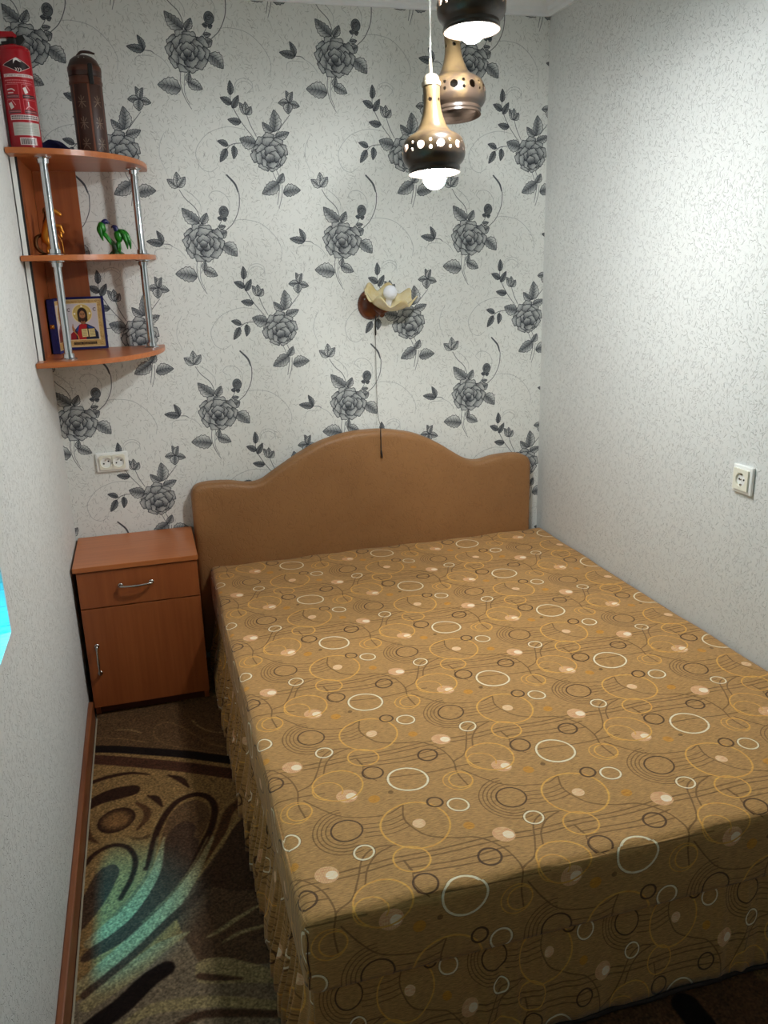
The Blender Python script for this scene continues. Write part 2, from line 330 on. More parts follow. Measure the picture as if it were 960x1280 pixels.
# ------------------------------------------------------------------ wallpaper, bed cloth, carpet, picture prints
PAPER = (.885, .89, .872)
def wallpaper_image():
    w, h = 826, 995; S = w/.516; c = Canvas(w, h, PAPER, wrap=True); I = np.array((.15, .17, .20)); PAP = np.array(PAPER)
    mm = S/1000.0
    def at(o, p): return (o[0]+p[0]*mm, o[1]+p[1]*mm)
    def ink(k): return I*(1-k)+PAP*k
    def petal(o, base, rim, wd, seed):
        rg = random.Random(seed); b = np.array(at(o, base)); r = np.array(at(o, rim)); d = r-b; L = max(np.hypot(*d), 1e-6); d = d/L; n = np.array((-d[1], d[0])); hw = wd*mm*.56
        ctr = r-d*hw*.85; ph = rg.random()*6
        P = []
        for q in np.linspace(0, 2*PI, 44, endpoint=False):
            k = 1+.085*math.cos(5*q+ph)+.05*math.cos(9*q+ph*2)+.03*math.cos(14*q); P.append(ctr + d*math.cos(q)*hw*.92*k + n*math.sin(q)*hw*1.02*k)
        lo = ctr-d*hw
        def shade(X, Y):
            t = np.clip(((X-lo[0])*d[0]+(Y-lo[1])*d[1])/(2*hw), 0, 1)[..., None]; e = np.clip(np.hypot(X-ctr[0], Y-ctr[1])/hw, 0, 1)[..., None]
            g = np.clip(.04+.88*t**.8-.30*e**5, 0, .78); return I*(1-g)+PAP*g
        c.poly(P, shade); 
        for j in range(7):
            s = (j-3)/3.4+rg.uniform(-.08, .08); e0 = ctr-d*hw*.75+n*s*hw*.45; e1 = ctr+d*hw*rg.uniform(.1, .6)*(1-.5*abs(s))+n*s*hw*.85
            c.stroke([e0, (e0+e1)/2+n*rg.uniform(-1, 1), e1], [3.0, 1.9, .7], ink(.12), .85)
        c.stroke(P+[P[0]], 3.1, ink(0), 1, smooth=False)
    def leaf(o, base, tip, wd, k, seed):
        rg = random.Random(seed); b = np.array(at(o, base)); t = np.array(at(o, tip)); d = t-b; L = np.hypot(*d); d = d/L; n = np.array((-d[1], d[0])); hw = wd*mm*.5; bend = rg.uniform(-.12, .12)*L
        mid = lambda q: b+d*L*q+n*bend*math.sin(PI*q)
        prof = lambda q: 1.08*hw*(math.sin(PI*min(q**.75, 1)))**.85*(1+.09*math.cos(q*34))
        qs = np.linspace(0, 1, 22); A = [mid(q)+n*prof(q) for q in qs]; B = [mid(q)-n*prof(q) for q in qs[::-1]]
        def shade(X, Y):
            s = np.abs((X-b[0])*n[0]+(Y-b[1])*n[1])/max(hw, 1); tt = np.clip(((X-b[0])*d[0]+(Y-b[1])*d[1])/L, 0, 1)
            g = np.clip((k+.12)*(.42+.75*s)+.14*tt, 0, .88)[..., None]; return I*(1-g)+PAP*g
        c.poly(A+B, shade); c.stroke(A+B, 2.8, ink(0), 1, smooth=False)
        c.stroke([mid(q) for q in np.linspace(0, .95, 8)], [2.6, 1], ink(0), 1)
        for q in (.22, .38, .54, .7):
            for sgn in (1, -1): c.stroke([mid(q), mid(min(q+.16, 1))+n*sgn*prof(q)*.75], [2.4, 1.0], ink(.02), .9, smooth=False)
    for o, st, lf, pt in (((.064*S, .390*S), A_st, A_leaf, A_pet), ((.316*S, .078*S), B_st, B_leaf, B_pet)):
        for P, wd, k in st: c.stroke([at(o, p) for p in P], [wd*1.5*.8, wd*1.5, wd*1.5*.75], ink(k), 1)
        for j, L in enumerate(lf): leaf(o, *L, j)
        for j, L in enumerate(pt): petal(o, *L, j)
    o = (.064*S, .390*S); b = at(o, A_bud[0])
    c.disc(b, 17*mm, ink(.35), 1, 20*mm); c.ring(b, 17*mm, 2.4, ink(0), ry=20*mm)
    for j in range(5): c.ring((b[0]+3*mm*math.cos(j*2), b[1]-5*mm+j*4*mm), (13-2.2*j)*mm, 2.6, ink(.05), .9, .3+j, 3.6+j)
    return c.image('wallpaper print')
def fibre_image():
    n = 620; c = Canvas(n, n, (1, 1, 1), wrap=True); rg = random.Random(3)
    for j in range(760):
        x, y = rg.random()*n, rg.random()*n; a = rg.gauss(PI/2, .85); L = rg.uniform(10, 34); k = rg.uniform(-.05, .05); P = []
        for i in range(5): P.append((x, y)); x += math.cos(a)*L/4; y += math.sin(a)*L/4; a += k*L/4*rg.uniform(.2, 1.8)
        g = rg.choice((.0, .25, .5, .65)); c.stroke(P, [.6, rg.uniform(1.5, 2.6), .6], (g, g, g), .9)
    for j in range(900):
        x, y = rg.random()*n, rg.random()*n; g = rg.uniform(.3, .8); c.disc((x, y), rg.uniform(.6, 1.5), (g, g, g), .7)
    return c.image('wallpaper fibres')
def s255(*c): return tuple(x/255 for x in c)
def cloth_image():
    w, h = 744, 750; k = 2.0; O = (w/2, h/2); BG = np.array(s255(180, 136, 80)); c = Canvas(w, h, BG, wrap=True)
    DK, DK2, WH, GO, PE, OC = s255(86, 58, 30), s255(122, 88, 47), s255(240, 226, 196), s255(222, 166, 78), s255(232, 186, 136), s255(202, 140, 50)
    at = lambda p: (O[0]+p[0]*k, O[1]+p[1]*k)
    def st(P, wd=2.6, col=DK2, al=.85): c.stroke([at(p) for p in P], wd*k, col, al)
    def rg(p, r, wd, col, al=.95, a0=0, a1=2*PI, ry=None): c.ring(at(p), r*k, wd*k, col, al, a0, a1, None if ry is None else ry*k)
    for P in (BED_bars1, BED_bars2, BED_barU, BED_barU2, BED_lineW): st(P, 3.8)
    st([(-259, -244), (-91, -244)], 3.2); st([(199, -260), (282, -258)], 3.8)
    for P in (BED_barend,): c.stroke([at(p) for p in P[:2]], 4.5*k, DK2, .85, smooth=False)
    for P in (BED_st1, BED_st1b, BED_ar): st(P, 3.8)
    st([(-242, -4)]+BED_wave[1:], 3.4)
    st([(-70, -360), (-90, -330), (-86, -297)], 2.6)
    cx = BED_arc_c; rg(cx, 33, 3.8, DK)
    for r in (44, 53, 62, 71): rg(cx, r, 2.7, DK2, .85, PI*.50, PI*1.58)
    for j in range(4):
        y = 12-14*j; st([(cx[0]+30, cx[1]+y-4), (cx[0]+85, cx[1]+y-8), (cx[0]+128, cx[1]+y+3)], 2.7)
    for p in (BED_disc, BED_disc2):
        c.disc(at(p), 24*k, PE, .92)
        for j in range(-7, 8): 
            q = 3.1*j; s = math.sqrt(max(23**2-q*q, 0)); c.stroke([at((p[0]+q, p[1]-s)), at((p[0]+q, p[1]+s))], 1.1*k, s255(205, 140, 96), .7, smooth=False)
        c.disc(at((p[0]+9, p[1]-3)), 12*k, s255(250, 228, 196), .95)
    rg(BED_gA, 57, 4.0, GO); rg(BED_gA2, 34, 3.4, GO, .85, -.6, PI*1.45)
    rg(BED_gold, 73, 4.4, GO); rg(BED_gold2, 37, 4.0, GO)
    c.disc(at(BED_gdot), 13*k, OC, .95); c.disc(at(BED_gdot2), 12*k, OC, .95); c.disc(at(BED_dkdot), 6*k, DK2, .9)
    c.disc(at(BED_peach), 14*k, s255(236, 196, 150), .95)
    rg(BED_tan, 34, 3.0, GO, .9); rg(BED_tan2, 27, 3.4, GO, .95)
    rg((0, 0), 46, 5.4, WH); rg((0, 0), 49, 1.4, DK2, .6); rg(BED_w2, 23, 4.8, WH); rg(BED_w2, 25.6, 1.2, DK, .7)
    rg(BED_w3, 20, 4.2, WH); rg(BED_w3, 23, 1.2, DK, .7)
    rg(BED_dk, 24, 4.2, DK); rg(BED_sdk, 17, 4.6, DK); rg(BED_sring, 23, 4.6, DK)
    return c.image('bed cloth weave')
def carpet_image():
    P = 360; w, h = int(2.0*P), int(2.7*P); c = Canvas(w, h, s255(150, 120, 78)); k = P/1000.0
    K = dict(reddark=s255(108, 82, 56), tanline=s255(150, 122, 84), tanline2=s255(138, 108, 72), black=s255(34, 26, 24), redbrown=s255(84, 54, 40), dark=s255(58, 37, 26), brown=s255(92, 64, 42),
             brown2=s255(98, 74, 48), mid=s255(112, 86, 60), light2=s255(160, 134, 90), light3=s255(122, 104, 74), darkmid=s255(82, 62, 48), light=s255(156, 142, 106))
    at = lambda p: (p[0]*k, h+p[1]*k)
    for q in ([(0, -2600), (0, -1640), (300, -1500), (600, -1500), (2000, -1300), (2000, -2700)],): c.poly([at(p) for p in q], s255(132, 118, 98))
    c.poly([at(p) for p in ((225, -1320), (330, -1240), (480, -1180), (640, -1400), (480, -1660), (300, -1620), (262, -1500))], s255(100, 80, 62))
    for P_, wd, col in CARPET_st:
        if wd == 0: c.poly([at(p) for p in P_], K[col], 1, True)
        else: c.stroke([at(p) for p in P_], [x*k*1.05 for x in wd], K[col], 1, soft=1.6)
    a, b, d = CARPET_oval; rx = b[0]-a[0]; ry = abs(d[1]-a[1])
    def rim(X, Y):
        e = np.hypot((X-a[0]*k)/(rx*k), (Y-h-a[1]*k)/(ry*k))[..., None]; g = np.clip((e-.5)/.45, 0, 1)
        return np.array(s255(140, 104, 66))*(1-g)+np.array(s255(56, 36, 26))*g
    c.poly([(a[0]*k+rx*k*math.cos(t), h+a[1]*k+ry*k*math.sin(t)+.12*rx*k*math.cos(t)) for t in np.linspace(0, 2*PI, 36, endpoint=False)], rim)
    # the part of the carpet in front of the bed's foot
    c.poly([at(p) for p in ((500, -2000), (2000, -2000), (2000, -2700), (500, -2700))], s255(104, 72, 52))
    c.stroke([at((1290, -2040)), at((1300, -2250)), at((1330, -2500))], 60*k, s255(34, 24, 22), 1)
    c.stroke([at((1500, -2020)), at((1700, -2200)), at((1960, -2260))], 34*k, s255(132, 98, 66), 1)
    g = np.random.normal(0, 1, (h, w, 1)); c.a *= 1+.20*np.clip(g, -2, 2); 
    return c.image('carpet pattern')

M_img_wall = wallpaper_image(); M_img_fib = fibre_image(); M_img_cloth = cloth_image(); M_img_carpet = carpet_image()

def wall_mat(name, floral, tint, fib=.16, bump=.35, lines=(120, 118, 112), tile=.36):
    m = Mat(name, .62, spec=.35); v = m.coord('UV'); vf = m.coord('UV', (1/tile, 1/tile, 1)); f = m.img(M_img_fib, vf)
    bw = m.node('ShaderNodeRGBToBW'); m.link(f.outputs[0], bw.inputs[0])
    if floral: vp = m.coord('UV', (1/.516, 1/.622, 1)); base = m.img(M_img_wall, vp).outputs[0]
    else: base = lin(*tint)
    inv = m.node('ShaderNodeMath', operation='SUBTRACT'); inv.inputs[0].default_value = 1; m.link(bw.outputs[0], inv.inputs[1])
    ml = m.node('ShaderNodeMath', operation='MULTIPLY'); ml.inputs[1].default_value = fib; m.link(inv.outputs[0], ml.inputs[0])
    col = m.mix(ml.outputs[0], base, lin(*lines)); m.base(col)
    n2 = m.noise(m.coord('UV', (90, 90, 90)), 3.0, 3); ad = m.node('ShaderNodeMath', operation='MULTIPLY_ADD'); ad.inputs[1].default_value = .35
    m.link(n2, ad.inputs[0]); m.link(bw.outputs[0], ad.inputs[2]); m.bump(ad.outputs[0], bump, .0022)
    return m.m
MT = {}
MT['wall_floral'] = wall_mat('floral wallpaper', True, None, .62, .35, (124, 124, 117))
MT['wall_plain'] = wall_mat('pale textured wallpaper', False, (218, 219, 216), .26, .85, (150, 150, 146), .27)
MT['ceiling'] = plain('white ceiling paint', (222, 223, 224), .6, 0, .02, 20)
MT['cornice'] = plain('white cornice', (240, 242, 244), .5, 0, .02, 30)
MT['skirting'] = wood('brown skirting wood', (98, 52, 28), (150, 88, 50), 'y', .4)
MT['concrete'] = plain('grey floor screed', (110, 105, 98), .8)
def carpet_mat():
    m = Mat('patterned carpet pile', .95, spec=.1); v = m.coord('UV'); t = m.img(M_img_carpet, v, 'EXTEND'); n = m.noise(m.coord('Object', (1, 1, 1)), 420, 3, .7)
    c = m.mix(.45, t.outputs[0], m.ramp(n, [(.3, (.02, .016, .012, 1)), (.7, (.42, .36, .28, 1))]), 'SOFT_LIGHT'); m.base(c); m.bump(n, .9, .004); return m.m
MT['carpet'] = carpet_mat()
def cloth_mat(name, mul=1.0):
    m = Mat(name, .72, spec=.25); t = m.img(M_img_cloth, m.coord('UV', (1/.372, 1/.375, 1)))
    n = m.noise(m.coord('UV', (60, 430, 1)), 1.0, 4, .7); c = m.mix(.85, t.outputs[0], m.ramp(n, [(.3, (.22, .21, .20, 1)), (.7, (.76, .76, .76, 1))]), 'OVERLAY')
    m.base(c); bw = m.node('ShaderNodeRGBToBW'); m.link(t.outputs[0], bw.inputs[0]); ad = m.node('ShaderNodeMath', operation='MULTIPLY_ADD'); ad.inputs[1].default_value = .5
    m.link(n, ad.inputs[0]); m.link(bw.outputs[0], ad.inputs[2]); m.bump(ad.outputs[0], .35, .0015)
    m.b.inputs['Sheen Weight'].default_value = .15; return m.m
MT['cloth'] = cloth_mat('woven bed cloth')
def leather():
    m = Mat('tan leatherette', .42, spec=.4); v = m.coord('Object'); n = m.noise(v, 9, 5, .6)
    m.base(m.ramp(n, [(.2, lin(147, 104, 64)), (.8, lin(158, 113, 71))]))
    vo = m.node('ShaderNodeTexVoronoi', feature='DISTANCE_TO_EDGE'); vo.inputs['Scale'].default_value = 26; 
    nn = m.node('ShaderNodeTexNoise'); nn.inputs['Scale'].default_value = 12; m.link(v, nn.inputs['Vector'])
    mx = m.mix(.32, v, nn.outputs['Color']); m.link(mx, vo.inputs['Vector'])
    cr = m.ramp(vo.outputs['Distance'], [(0, (0, 0, 0, 1)), (.09, (1, 1, 1, 1))]); m.base(m.mix(m.ramp(vo.outputs['Distance'], [(0, (.28, .28, .28, 1)), (.05, (0, 0, 0, 1))]), m.ramp(n, [(.2, lin(147, 104, 64)), (.8, lin(160, 115, 72))]), lin(110, 74, 42))); m.bump(cr, .45, .0015); return m.m
MT['leather'] = leather()
MT['laminate'] = wood('alder laminate', (160, 86, 42), (194, 116, 64), 'x', .3)
MT['laminate_v'] = wood('alder laminate upright', (138, 70, 34), (170, 95, 50), 'z', .32)
MT['laminate_dk'] = plain('dark plinth laminate', (84, 42, 26), .45)
MT['chrome'] = Mat('chrome', .12, 1.0, lin(200, 202, 205)).m
MT['steel'] = Mat('brushed handle metal', .25, 1.0, lin(176, 172, 165)).m
MT['white_plastic'] = plain('white plastic', (240, 240, 236), .3, 0, .015)
MT['cream_plastic'] = plain('cream socket plastic', (234, 231, 214), .32, 0, .02)
MT['black'] = plain('black plastic', (22, 21, 22), .4)
MT['hole'] = plain('dark hole', (10, 10, 10), .8)

# ------------------------------------------------------------------ setting
def plane_uv(bm_or_me, ax):
    me = bpy.data.meshes.new('w'); bm_or_me.to_mesh(me); bm_or_me.free(); uv_by(me, lambda c, n: (c[ax[0]], c[ax[1]])); return me
Y0 = -4.3
struct('wall_back', plane_uv(boxm(-.3, W+.15, 0, .12, -.02, CEIL+.1), (0, 2)), MT['wall_floral'])
struct('wall_right', plane_uv(boxm(W, W+.15, Y0, 0, -.02, CEIL+.1), (1, 2)), MT['wall_plain'])
WY0, WY1, WZ0, WZ1 = -2.75, -1.512, .844, 1.95          # opening in the left wall
bm = new_bm(); box(bm, -.3, 0, WY1, 0, -.02, CEIL+.1); box(bm, -.3, 0, Y0, WY0, -.02, CEIL+.1); box(bm, -.3, 0, WY0, WY1, -.02, WZ0); box(bm, -.3, 0, WY0, WY1, WZ1, CEIL+.1)
struct('wall_left', plane_uv(bm, (1, 2)), MT['wall_plain'])
struct('wall_front', plane_uv(boxm(-.3, W+.15, Y0-.1, Y0, -.02, CEIL+.1), (0, 2)), MT['wall_plain'])
struct('floor', boxm(-.3, W+.15, Y0-.1, .12, -.06, -.010), MT['concrete'])
struct('ceiling', boxm(-.3, W+.15, Y0-.1, .12, CEIL, CEIL+.08), MT['ceiling'])
def cornice(a, b, inward, name):
    """stepped cove moulding between points a and b (x, y) on a wall; inward points into the room"""
    prof = [(0, 2.42), (.012, 2.42), (.014, 2.432), (.022, 2.436), (.026, 2.448), (.040, 2.462), (.058, 2.470), (.062, 2.482), (.074, 2.486), (.076, CEIL), (0, CEIL)]
    bm = new_bm(); A = [bm.verts.new((a[0]+inward[0]*d, a[1]+inward[1]*d, z)) for d, z in prof]; B = [bm.verts.new((b[0]+inward[0]*d, b[1]+inward[1]*d, z)) for d, z in prof]; n = len(prof)
    fs = [bm.faces.new(A), bm.faces.new(B[::-1])]+[bm.faces.new((A[i], B[i], B[(i+1) % n], A[(i+1) % n])) for i in range(n)]
    bmesh.ops.recalc_face_normals(bm, faces=fs); o = struct(name, bm, MT['cornice']); o['kind'] = 'structure'
cornice((0, 0), (W, 0), (0, -1), 'trim_1'); cornice((W, Y0), (W, 0), (-1, 0), 'trim_2'); cornice((0, Y0), (0, 0), (1, 0), 'trim_3')
struct('baseboard_left', boxm(0, .017, Y0, -.372, -.012, .070, .004), MT['skirting'])
# window niche: frame and turquoise pane
bm = new_bm()
for a in ((-.285, -.235, WY0, WY1, WZ0, WZ0+.05), (-.285, -.235, WY0, WY1, WZ1-.05, WZ1), (-.285, -.235, WY0, WY0+.05, WZ0+.05, WZ1-.05), (-.285, -.235, WY1-.05, WY1, WZ0+.05, WZ1-.05)): box(bm, *a)
win = struct('window_1', bm, MT['white_plastic'])
pm = Mat('turquoise lit pane', .3, 0, lin(30, 190, 200)); pm.b.inputs['Emission Color'].default_value = (.0, .75, .85, 1); pm.b.inputs['Emission Strength'].default_value = PANE
obj('pane', boxm(-.27, -.262, WY0+.05, WY1-.05, WZ0+.05, WZ1-.05), pm.m, win)

# carpet
me = plane_uv(boxm(.020, W-.005, Y0+.3, -.004, -.010, -.0005, .003), (0, 1))
for l in me.uv_layers[0].data: l.uv = (l.uv[0]/2.0, (l.uv[1]+2.7)/2.7)
cp = tag(obj('carpet', me, MT['carpet']), 'brown patterned carpet with dark swirls covering the floor beside the bed', 'carpet')
obj('edge_binding', boxm(.0185, .0245, Y0+.3, -.372, -.010, .0, .0015), plain('pale overlock edge', (150, 140, 118), .9), cp)['label'] = 'pale stitched carpet edge along the skirting board'
# ------------------------------------------------------------------ bed
XL, XR, YF, YB, ZT, ZB = .484, W-.004, -2.006, -.052, .413, .238
bed = thing('bed', 'double bed with tan padded headboard and brown cloth woven with circles', 'bed', (1.2, -1.0, 0))
BO = Vector((1.2, -1.0, 0))
def rounded_block(x0, x1, y0, y1, z0, z1, r):
    """finely meshed rounded block; the cloth pattern runs on unbroken over its edges"""
    nx, ny, nz = 60, 80, 10; bm = new_bm(); grid = {}
    def lin_(a, b, n):
        e = [a, a+r*.1, a+r*.35, a+r*.7, a+r]; m = list(np.linspace(a+r, b-r, n))[1:-1]; return e+m+[b-r, b-r*.7, b-r*.35, b-r*.1, b]
    X, Y, Z = lin_(x0, x1, nx), lin_(y0, y1, ny), lin_(z0, z1, nz)
    def vert(i, j, k):
        q = (i, j, k)
        if q not in grid:
            p = Vector((X[i], Y[j], Z[k])); c = Vector((min(max(p.x, x0+r), x1-r), min(max(p.y, y0+r), y1-r), min(max(p.z, z0+r), z1-r))); d = p-c
            if d.length > 1e-9:
                m = max(abs(d.x), abs(d.y), abs(d.z)); p = c+d.normalized()*m
            if k == len(Z)-1: p.z += .0035*math.sin(p.x*9+1)*math.sin(p.y*6)+.002*math.sin(p.x*31+p.y*17)
            if j == 0 and 0 < k < len(Z)-1: p.y += .003*math.sin(p.x*14)*math.sin((p.z-z0)/(z1-z0)*PI)
            if i == 0 and 0 < k < len(Z)-1: p.x += .004*math.sin(p.y*11)*math.sin((p.z-z0)/(z1-z0)*PI)
            grid[q] = bm.verts.new(p-BO)
        return grid[q]
    a, b, c = len(X)-1, len(Y)-1, len(Z)-1
    for i in range(a):
        for j in range(b): bm.faces.new((vert(i, j, c), vert(i+1, j, c), vert(i+1, j+1, c), vert(i, j+1, c))); bm.faces.new((vert(i, j, 0), vert(i, j+1, 0), vert(i+1, j+1, 0), vert(i+1, j, 0)))
    for i in range(a):
        for k in range(c): bm.faces.new((vert(i, 0, k), vert(i+1, 0, k), vert(i+1, 0, k+1), vert(i, 0, k+1))); bm.faces.new((vert(i, b, k), vert(i, b, k+1), vert(i+1, b, k+1), vert(i+1, b, k)))
    for j in range(b):
        for k in range(c): bm.faces.new((vert(0, j, k), vert(0, j, k+1), vert(0, j+1, k+1), vert(0, j+1, k))); bm.faces.new((vert(a, j, k), vert(a, j+1, k), vert(a, j+1, k+1), vert(a, j, k+1)))
    return bm
bm = rounded_block(XL, XR, YF, YB, ZB, ZT, .024); me = bpy.data.meshes.new('mattress'); bm.to_mesh(me); bm.free()
UO = (.796-.186, -1.651-.1875)               # where one repeat of the weave starts on the bed top
def cloth_uv(co, n):
    p = co+BO; u, v = p.x, p.y; h = max(ZT-p.z, 0)
    fx = (1 if p.x < XL+.03 else 0) if abs(n.x) > .5 else 0; fy = (1 if p.y < YF+.03 else 0) if abs(n.y) > .5 else 0
    if p.x > XR-.03 and abs(n.x) > .5: u += h
    return (u-fx*h-UO[0], v-fy*h-UO[1])
uv_by(me, cloth_uv)
mt = obj('mattress', me, MT['cloth'], bed, smooth=True)
# welt seams along the front upright edges of the cover
bm = new_bm(); tube(bm, [Vector((XL+.007, YF+.007, z))-BO+Vector((.0015*math.sin(z*90), 0, 0)) for z in np.linspace(ZB+.02, ZT-.03, 9)], .0012, 6)
obj('corner_seam', bm, plain('dark seam thread', (84, 54, 34), .9), mt)['label'] = 'dark puckered corner seam'
# gathered skirt hanging to the carpet along the side and the foot
def skirt():
    bm = new_bm(); rg = random.Random(5); cols = []
    ys = list(np.linspace(YB-.03, YF+.035, 620)); xs = list(np.linspace(XL+.012, XR-.01, 420)); s = 0
    ph = 0
    path = []
    for y in ys:
        ph += (.0032*2*PI/.047)*(1+.5*math.sin(y*13)+.3*math.sin(y*37)); path.append((XL+.012, y, -1, 0, ph, 1.0))
    for t in np.linspace(0, 1, 14)[1:-1]:
        a = PI+t*PI/2; ph += .2; path.append((XL+.03+.018*math.cos(a), YF+.03+.018*math.sin(a), math.cos(a), math.sin(a), ph, .7))
    for x in xs:
        ph += (.0035*2*PI/.10)*(1+.6*math.sin(x*9)+.3*math.sin(x*23)); path.append((x, YF+.012, 0, -1, ph, .45))
    H = [.262, .25, .235, .21, .17, .12, .07, .03, .006]; L = 0; prev = None
    for x, y, nx, ny, ph, am in path:
        if prev: L += math.hypot(x-prev[0], y-prev[1])
        prev = (x, y); col = []
        for z in H:
            t = min((.262-z)/.2, 1); fl = .012*t + (.020*t*t if nx else 0)*abs(nx); a = am*(.0035+(.0085 if nx else .003)*t)
            d = fl + a*(math.sin(ph)+.35*math.sin(2.3*ph+1.3)+.25*math.sin(.37*ph))
            col.append((bm.verts.new(Vector((x+nx*d, y+ny*d, z))-BO), L, z))
        cols.append(col)
    uvl = bm.loops.layers.uv.new('UVMap')
    for a, b in zip(cols[:-1], cols[1:]):
        for k in range(len(H)-1):
            q = (a[k], a[k+1], b[k+1], b[k]); f = bm.faces.new([v[0] for v in q]); f.smooth = True
            for l, v in zip(f.loops, q): l[uvl].uv = (v[1]*1.25+.11, v[2]*1.05+.2)
    return baked(bm, [('SOLIDIFY', dict(thickness=.0018, offset=0))])
sk = obj('skirt', skirt(), MT['cloth'], bed, smooth=True); sk['label'] = 'gathered cloth skirt hanging to the carpet'
bm = new_bm(); tube(bm, [Vector((x, YF-.0035+.002*math.sin(x*40), .0075))-BO for x in np.linspace(XL+.03, XR-.01, 40)], .0050, 6, 2)
obj('hem', bm, plain('dark hem tape', (38, 24, 18), .9), sk, smooth=True)['label'] = 'dark hem along the bottom of the skirt'
bm = new_bm(); box(bm, XL+.05-BO.x, XR-.03-BO.x, YF+.05-BO.y, YB-.01-BO.y, .05, ZB)
base = obj('base', bm, MT['skirting'], bed)
for x in (XL+.1, XR-.1):
    for y in (YF+.12, YB-.12): obj('leg', boxm(x-.03-BO.x, x+.03-BO.x, y-.03-BO.y, y+.03-BO.y, .0, .05), MT['black'], bed)
# padded headboard, shaped outline
HB = [(.440,.700),(.446,.724),(.462,.742),(.490,.749),(.528,.751),(.589,.747),(.640,.737),(.682,.733),(.719,.742),(.760,.767),(.820,.803),(.885,.840),(.953,.871),(1.035,.893),(1.10,.902),(1.17,.904),(1.24,.899),(1.335,.880),(1.395,.857),(1.455,.826),(1.520,.783),(1.579,.748),(1.633,.737),(1.695,.748),(1.740,.752),(1.790,.753),(1.830,.747),(1.856,.733),(1.869,.706)]
HBs = [p for p in spline(HB, 4)]
out = [(.440, .05)]+HBs+[(1.872, .05)]
def headboard():
    bm = new_bm(); prof = [(-.012, 0), (-.052, 0), (-.059, .0035), (-.064, .009), (-.067, .017), (-.068, .030)]
    n = len(out); rings = []; P = [np.array(p) for p in out]; cen = np.array((1.156, .40))
    nor = []
    for i in range(n):
        a, b = P[max(i-1, 0)], P[min(i+1, n-1)]; t = (b-a)/np.linalg.norm(b-a); nor.append(np.array((t[1], -t[0])))
    nor[0] = np.array((1, 0)); nor[-1] = np.array((-1, 0))
    for y, ins in prof:
        r = []
        for p, q in zip(P, nor):
            z = p+q*ins; r.append(bm.verts.new(Vector((z[0], y, max(z[1], .05)))-BO))
        rings.append(r)
    for a, b in zip(rings[:-1], rings[1:]):
        for i in range(n-1): bm.faces.new((a[i], a[i+1], b[i+1], b[i]))
        bm.faces.new((a[-1], a[0], b[0], b[-1]))
    bm.faces.new(rings[0]); bm.faces.new(rings[-1][::-1]); bmesh.ops.recalc_face_normals(bm, faces=bm.faces[:])
    return bm
hb = obj('headboard', headboard(), MT['leather'], bed); autosmooth(hb, 40)
hb['label'] = 'tan leatherette headboard with a wavy arched top'

# ------------------------------------------------------------------ nightstand
NX0, NX1, NY, NH = .008, .424, -.361, .573
ns = thing('nightstand', 'brown wooden nightstand with a drawer and a door, in the corner beside the bed', 'nightstand', (NX0, 0, 0))
def nb(x0, x1, y0, y1, z0, z1, bev=0): return boxm(x0-NX0, x1-NX0, y0, y1, z0, z1, bev)
obj('top', nb(NX0, NX1+.006, NY-.006, -.008, NH-.018, NH, .0015), MT['laminate'], ns)
bm = new_bm()
for a in ((NX0+.012, NX0+.028, NY+.020, -.012, .0, NH-.018), (NX1-.016, NX1, NY+.020, -.012, .0, NH-.018), (NX0+.028, NX1-.016, -.018, -.012, .045, NH-.018), (NX0+.028, NX1-.016, NY+.020, -.018, .045, .061)): box(bm, a[0]-NX0, a[1]-NX0, *a[2:])
obj('body', bm, MT['laminate_v'], ns)
obj('plinth', nb(NX0+.028, NX1-.016, NY+.026, NY+.040, 0, .045), MT['laminate_dk'], ns)
def bow_handle(bm, c, axis, half, out_=.026, r=.0042):
    c = Vector(c); a = Vector(axis)
    tube(bm, [c-a*half+Vector((0, .001, 0)), c-a*half+Vector((0, -out_*.55, 0)), c-a*half*.55+Vector((0, -out_*.9, 0)), c+Vector((0, -out_, 0)), c+a*half*.55+Vector((0, -out_*.9, 0)), c+a*half+Vector((0, -out_*.55, 0)), c+a*half+Vector((0, .001, 0))], [r*1.25, r*1.2, r*.85, r*1.15, r*.85, r*1.2, r*1.25], 10, 6)
    for s in (-1, 1): cyl(bm, c+a*half*s+Vector((0, .0005, 0)), c+a*half*s+Vector((0, -.004, 0)), r*2.0)
    return bm
dr = obj('drawer', nb(NX0+.010, NX1+.002, NY, NY+.0175, .4195, NH-.022, .001), MT['laminate_v'], ns)
obj('handle', bow_handle(new_bm(), (.211-NX0, NY, .493), (1, 0, .0), .052), MT['steel'], dr, smooth=True)['label'] = 'wavy metal drawer handle'
dd = obj('door', nb(NX0+.010, NX1+.002, NY, NY+.0175, .036, .4155, .001), MT['laminate_v'], ns)
obj('handle', bow_handle(new_bm(), (.054-NX0, NY, .224), (0, 0, 1), .052), MT['steel'], dd, smooth=True)['label'] = 'wavy metal door handle, upright'

# ------------------------------------------------------------------ corner shelf unit
sh = thing('corner_shelf', 'brown three-tier corner shelf unit with chrome tube posts on the wall', 'shelf')
EX, EY = .400, -.480
def qboard(z0, z1):
    pts = [(.003, -.003)]+[(EX*math.cos(t)**(2/2.25), EY*math.sin(t)**(2/2.25)) for t in np.linspace(.075, PI/2-.0, 30)]
    pts = [(.003, -.003), (EX*.997, -.003)]+[(max(x, .003), min(y, -.003)) for x, y in pts[1:]]
    bm = prism(new_bm(), pts, 2, z0, z1); es = [e for e in bm.edges if abs(e.verts[0].co.z-e.verts[1].co.z) < 1e-6]
    bmesh.ops.bevel(bm, geom=es, offset=.0012, segments=2, affect='EDGES'); return bm
TIER = [(1.264, 1.280), (1.578, 1.594), (1.872, 1.888)]
for z0, z1 in TIER: obj('shelf_board', qboard(z0, z1), MT['laminate'], sh)
